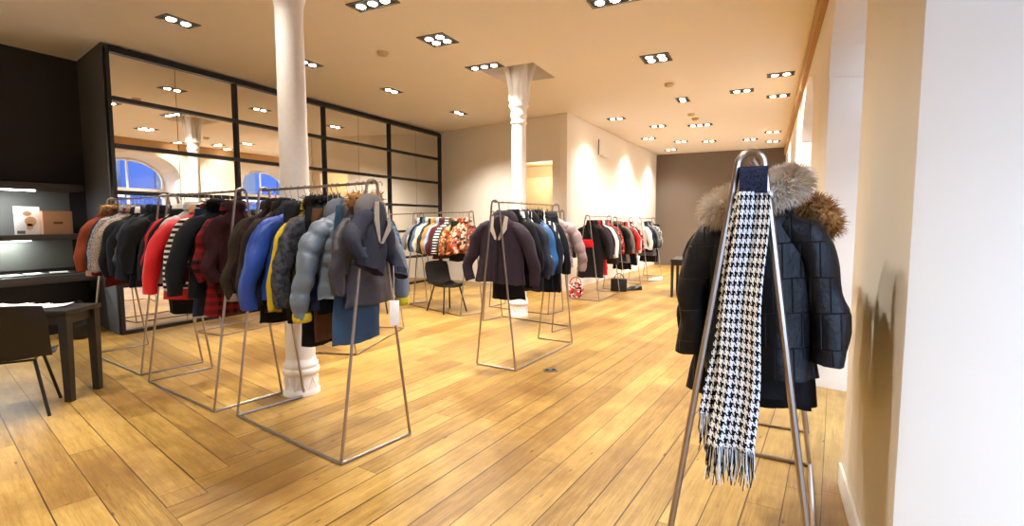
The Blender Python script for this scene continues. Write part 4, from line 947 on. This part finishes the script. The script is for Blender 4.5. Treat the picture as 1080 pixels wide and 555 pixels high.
q0, q1, qz, qa = RACKS['Q1']
t = thing('pouch', 'small red pouch hanging against the long black coat of the first side wall rack', 'bag', (q0.x - 0.0, q0.y - 0.12, 1.08), qa - PI / 2)
b = MB(); b.loft([[(w * cos(2 * PI * k / 20), d * sin(2 * PI * k / 20), zz) for k in range(20)] for zz, w, d in ((-0.07, 0.10, 0.012), (-0.06, 0.15, 0.03), (0.0, 0.17, 0.045), (0.06, 0.15, 0.03), (0.08, 0.13, 0.008))]); b.build('body', fabric((206, 30, 36)), t)
b = MB(); b.tube([(-0.13, 0, 0.075), (-0.05, 0.02, 0.3), (0.0, 0.06, 0.50), (0.05, 0.02, 0.3), (0.13, 0, 0.075)], 0.006, 6); b.build('strap', M['black'], t)

b = MB(); rings = []
for i in range(15):
    q = i / 14; w = 0.17 * (sin(PI * (0.16 + 0.80 * q)) ** 0.6); rings.append([Vector((w * cos(2 * PI * k / 24), 0.8 * w * sin(2 * PI * k / 24), 0.40 * q)) for k in range(24)])
rings = [[p + (wob(p, 77, 0.03, 9) * min(1, p.z * 8)) for p in r] for r in rings]; zmin = min(p.z for p in rings[0]); b.loft(rings)
t = thing('bin_bag', 'glossy black bag slumped under the counter behind the black table', 'bag', (-7.86, 3.30, 0.001)); b.build('sack', plain('glossy_black_plastic', (16, 16, 18), 0.22), t)
b = MB(); b.tube([(0.0, 0, 0.39), (0.015, 0, 0.43), (0.05, 0.02, 0.47)], [0.03, 0.018, 0.04], 8); b.build('knot', plain('glossy_black_plastic', (16, 16, 18), 0.22), t)

# ------------------------------------------------------------------ outside
t = thing('building', 'blue-grey street building opposite, seen reflected through arched windows', 'building', (11.0, 8.0, 0))
b = MB(); b.span((0, -16, -0.5), (3, 22, 7.2)); b.build('facade', plaster('blue_render', (34, 60, 112), 0.25), t, smooth=False)
for k in range(11):
    for zz in (0.3, 2.75, 5.0):
        y = -14 + k * 3.4
        b = MB(); b.span((-0.05, y, zz), (0.05, y + 1.9, zz + 1.6)); w = b.build('window', plain('dark_window_glass', (26, 36, 58), 0.15), t, smooth=False)
        b = MB(); b.span((-0.09, y - 0.1, zz - 0.16), (-0.051, y + 2.0, zz + 0.02)); b.build('sill', M['white'], w, smooth=False)
b = MB(); b.span((1.7, -20, -0.2), (11.0, 28, -0.1)); struct(b.build('street', plain('asphalt', (90, 92, 98), 0.9), smooth=False), 'grey street outside the windows', 'street')

W = bpy.data.worlds.new('World'); SC.world = W; W.use_nodes = True
nt = W.node_tree; nt.nodes.clear(); wo = nt.nodes.new('ShaderNodeOutputWorld'); bg = nt.nodes.new('ShaderNodeBackground')
sky = nt.nodes.new('ShaderNodeTexSky'); sky.sky_type = 'HOSEK_WILKIE'; sky.turbidity = 6; sky.sun_direction = (-0.5, 0.2, 0.6)
mixn = nt.nodes.new('ShaderNodeMix'); mixn.data_type = 'RGBA'; mixn.inputs[0].default_value = 0.6; mixn.inputs[7].default_value = (0.50, 0.68, 1.0, 1)
nt.links.new(sky.outputs[0], mixn.inputs[6]); nt.links.new(mixn.outputs[2], bg.inputs[0]); bg.inputs[1].default_value = 4.5
nt.links.new(bg.outputs[0], wo.inputs[0])
for y0, y1 in bays:
    l = bpy.data.lights.new('sky_portal', 'AREA'); l.shape = 'RECTANGLE'; l.size = y1 - y0; l.size_y = 3.6; l.cycles.is_portal = True
    o = bpy.data.objects.new('sky_portal', l); COL.objects.link(o); o.location = (OX + 0.05, (y0 + y1) / 2, 1.8); o.rotation_euler = (PI / 2, 0, PI / 2)
l = bpy.data.lights.new('inner_room_lamp', 'POINT'); l.energy = 9; l.color = (1.0, 0.84, 0.6); l.shadow_soft_size = 0.15
o = bpy.data.objects.new('inner_room_lamp', l); COL.objects.link(o); o.location = (-4.9, 11.35, 2.6)

# ------------------------------------------------------------------ camera
f = 538.6; yaw = math.radians(-26.5); pit = math.radians(-4.7)
fw = Vector((sin(yaw) * cos(pit), cos(yaw) * cos(pit), sin(pit))); rt = Vector((cos(yaw), -sin(yaw), 0)); up = rt.cross(fw)
cam = bpy.data.cameras.new('camera'); co = bpy.data.objects.new('camera', cam); COL.objects.link(co)
cam.sensor_width = 36.0; cam.lens = f * 36.0 / 1080.0; cam.clip_start = 0.05; cam.clip_end = 200
Mx = Matrix((rt, up, -fw)).transposed().to_4x4(); Mx.translation = Vector((0, 0, 1.5)); co.matrix_world = Mx
SC.camera = co
vs = SC.view_settings; vs.view_transform = 'Standard'; vs.look = 'None'; vs.gamma = 1.0; vs.exposure = 1.98; vs.use_curve_mapping = False
SC.cycles.max_bounces = 10; SC.cycles.diffuse_bounces = 5; SC.cycles.glossy_bounces = 5; SC.cycles.transparent_max_bounces = 12
SC.cycles.use_denoising = True; SC.cycles.caustics_reflective = False; SC.cycles.caustics_refractive = False; SC.cycles.sample_clamp_indirect = 6
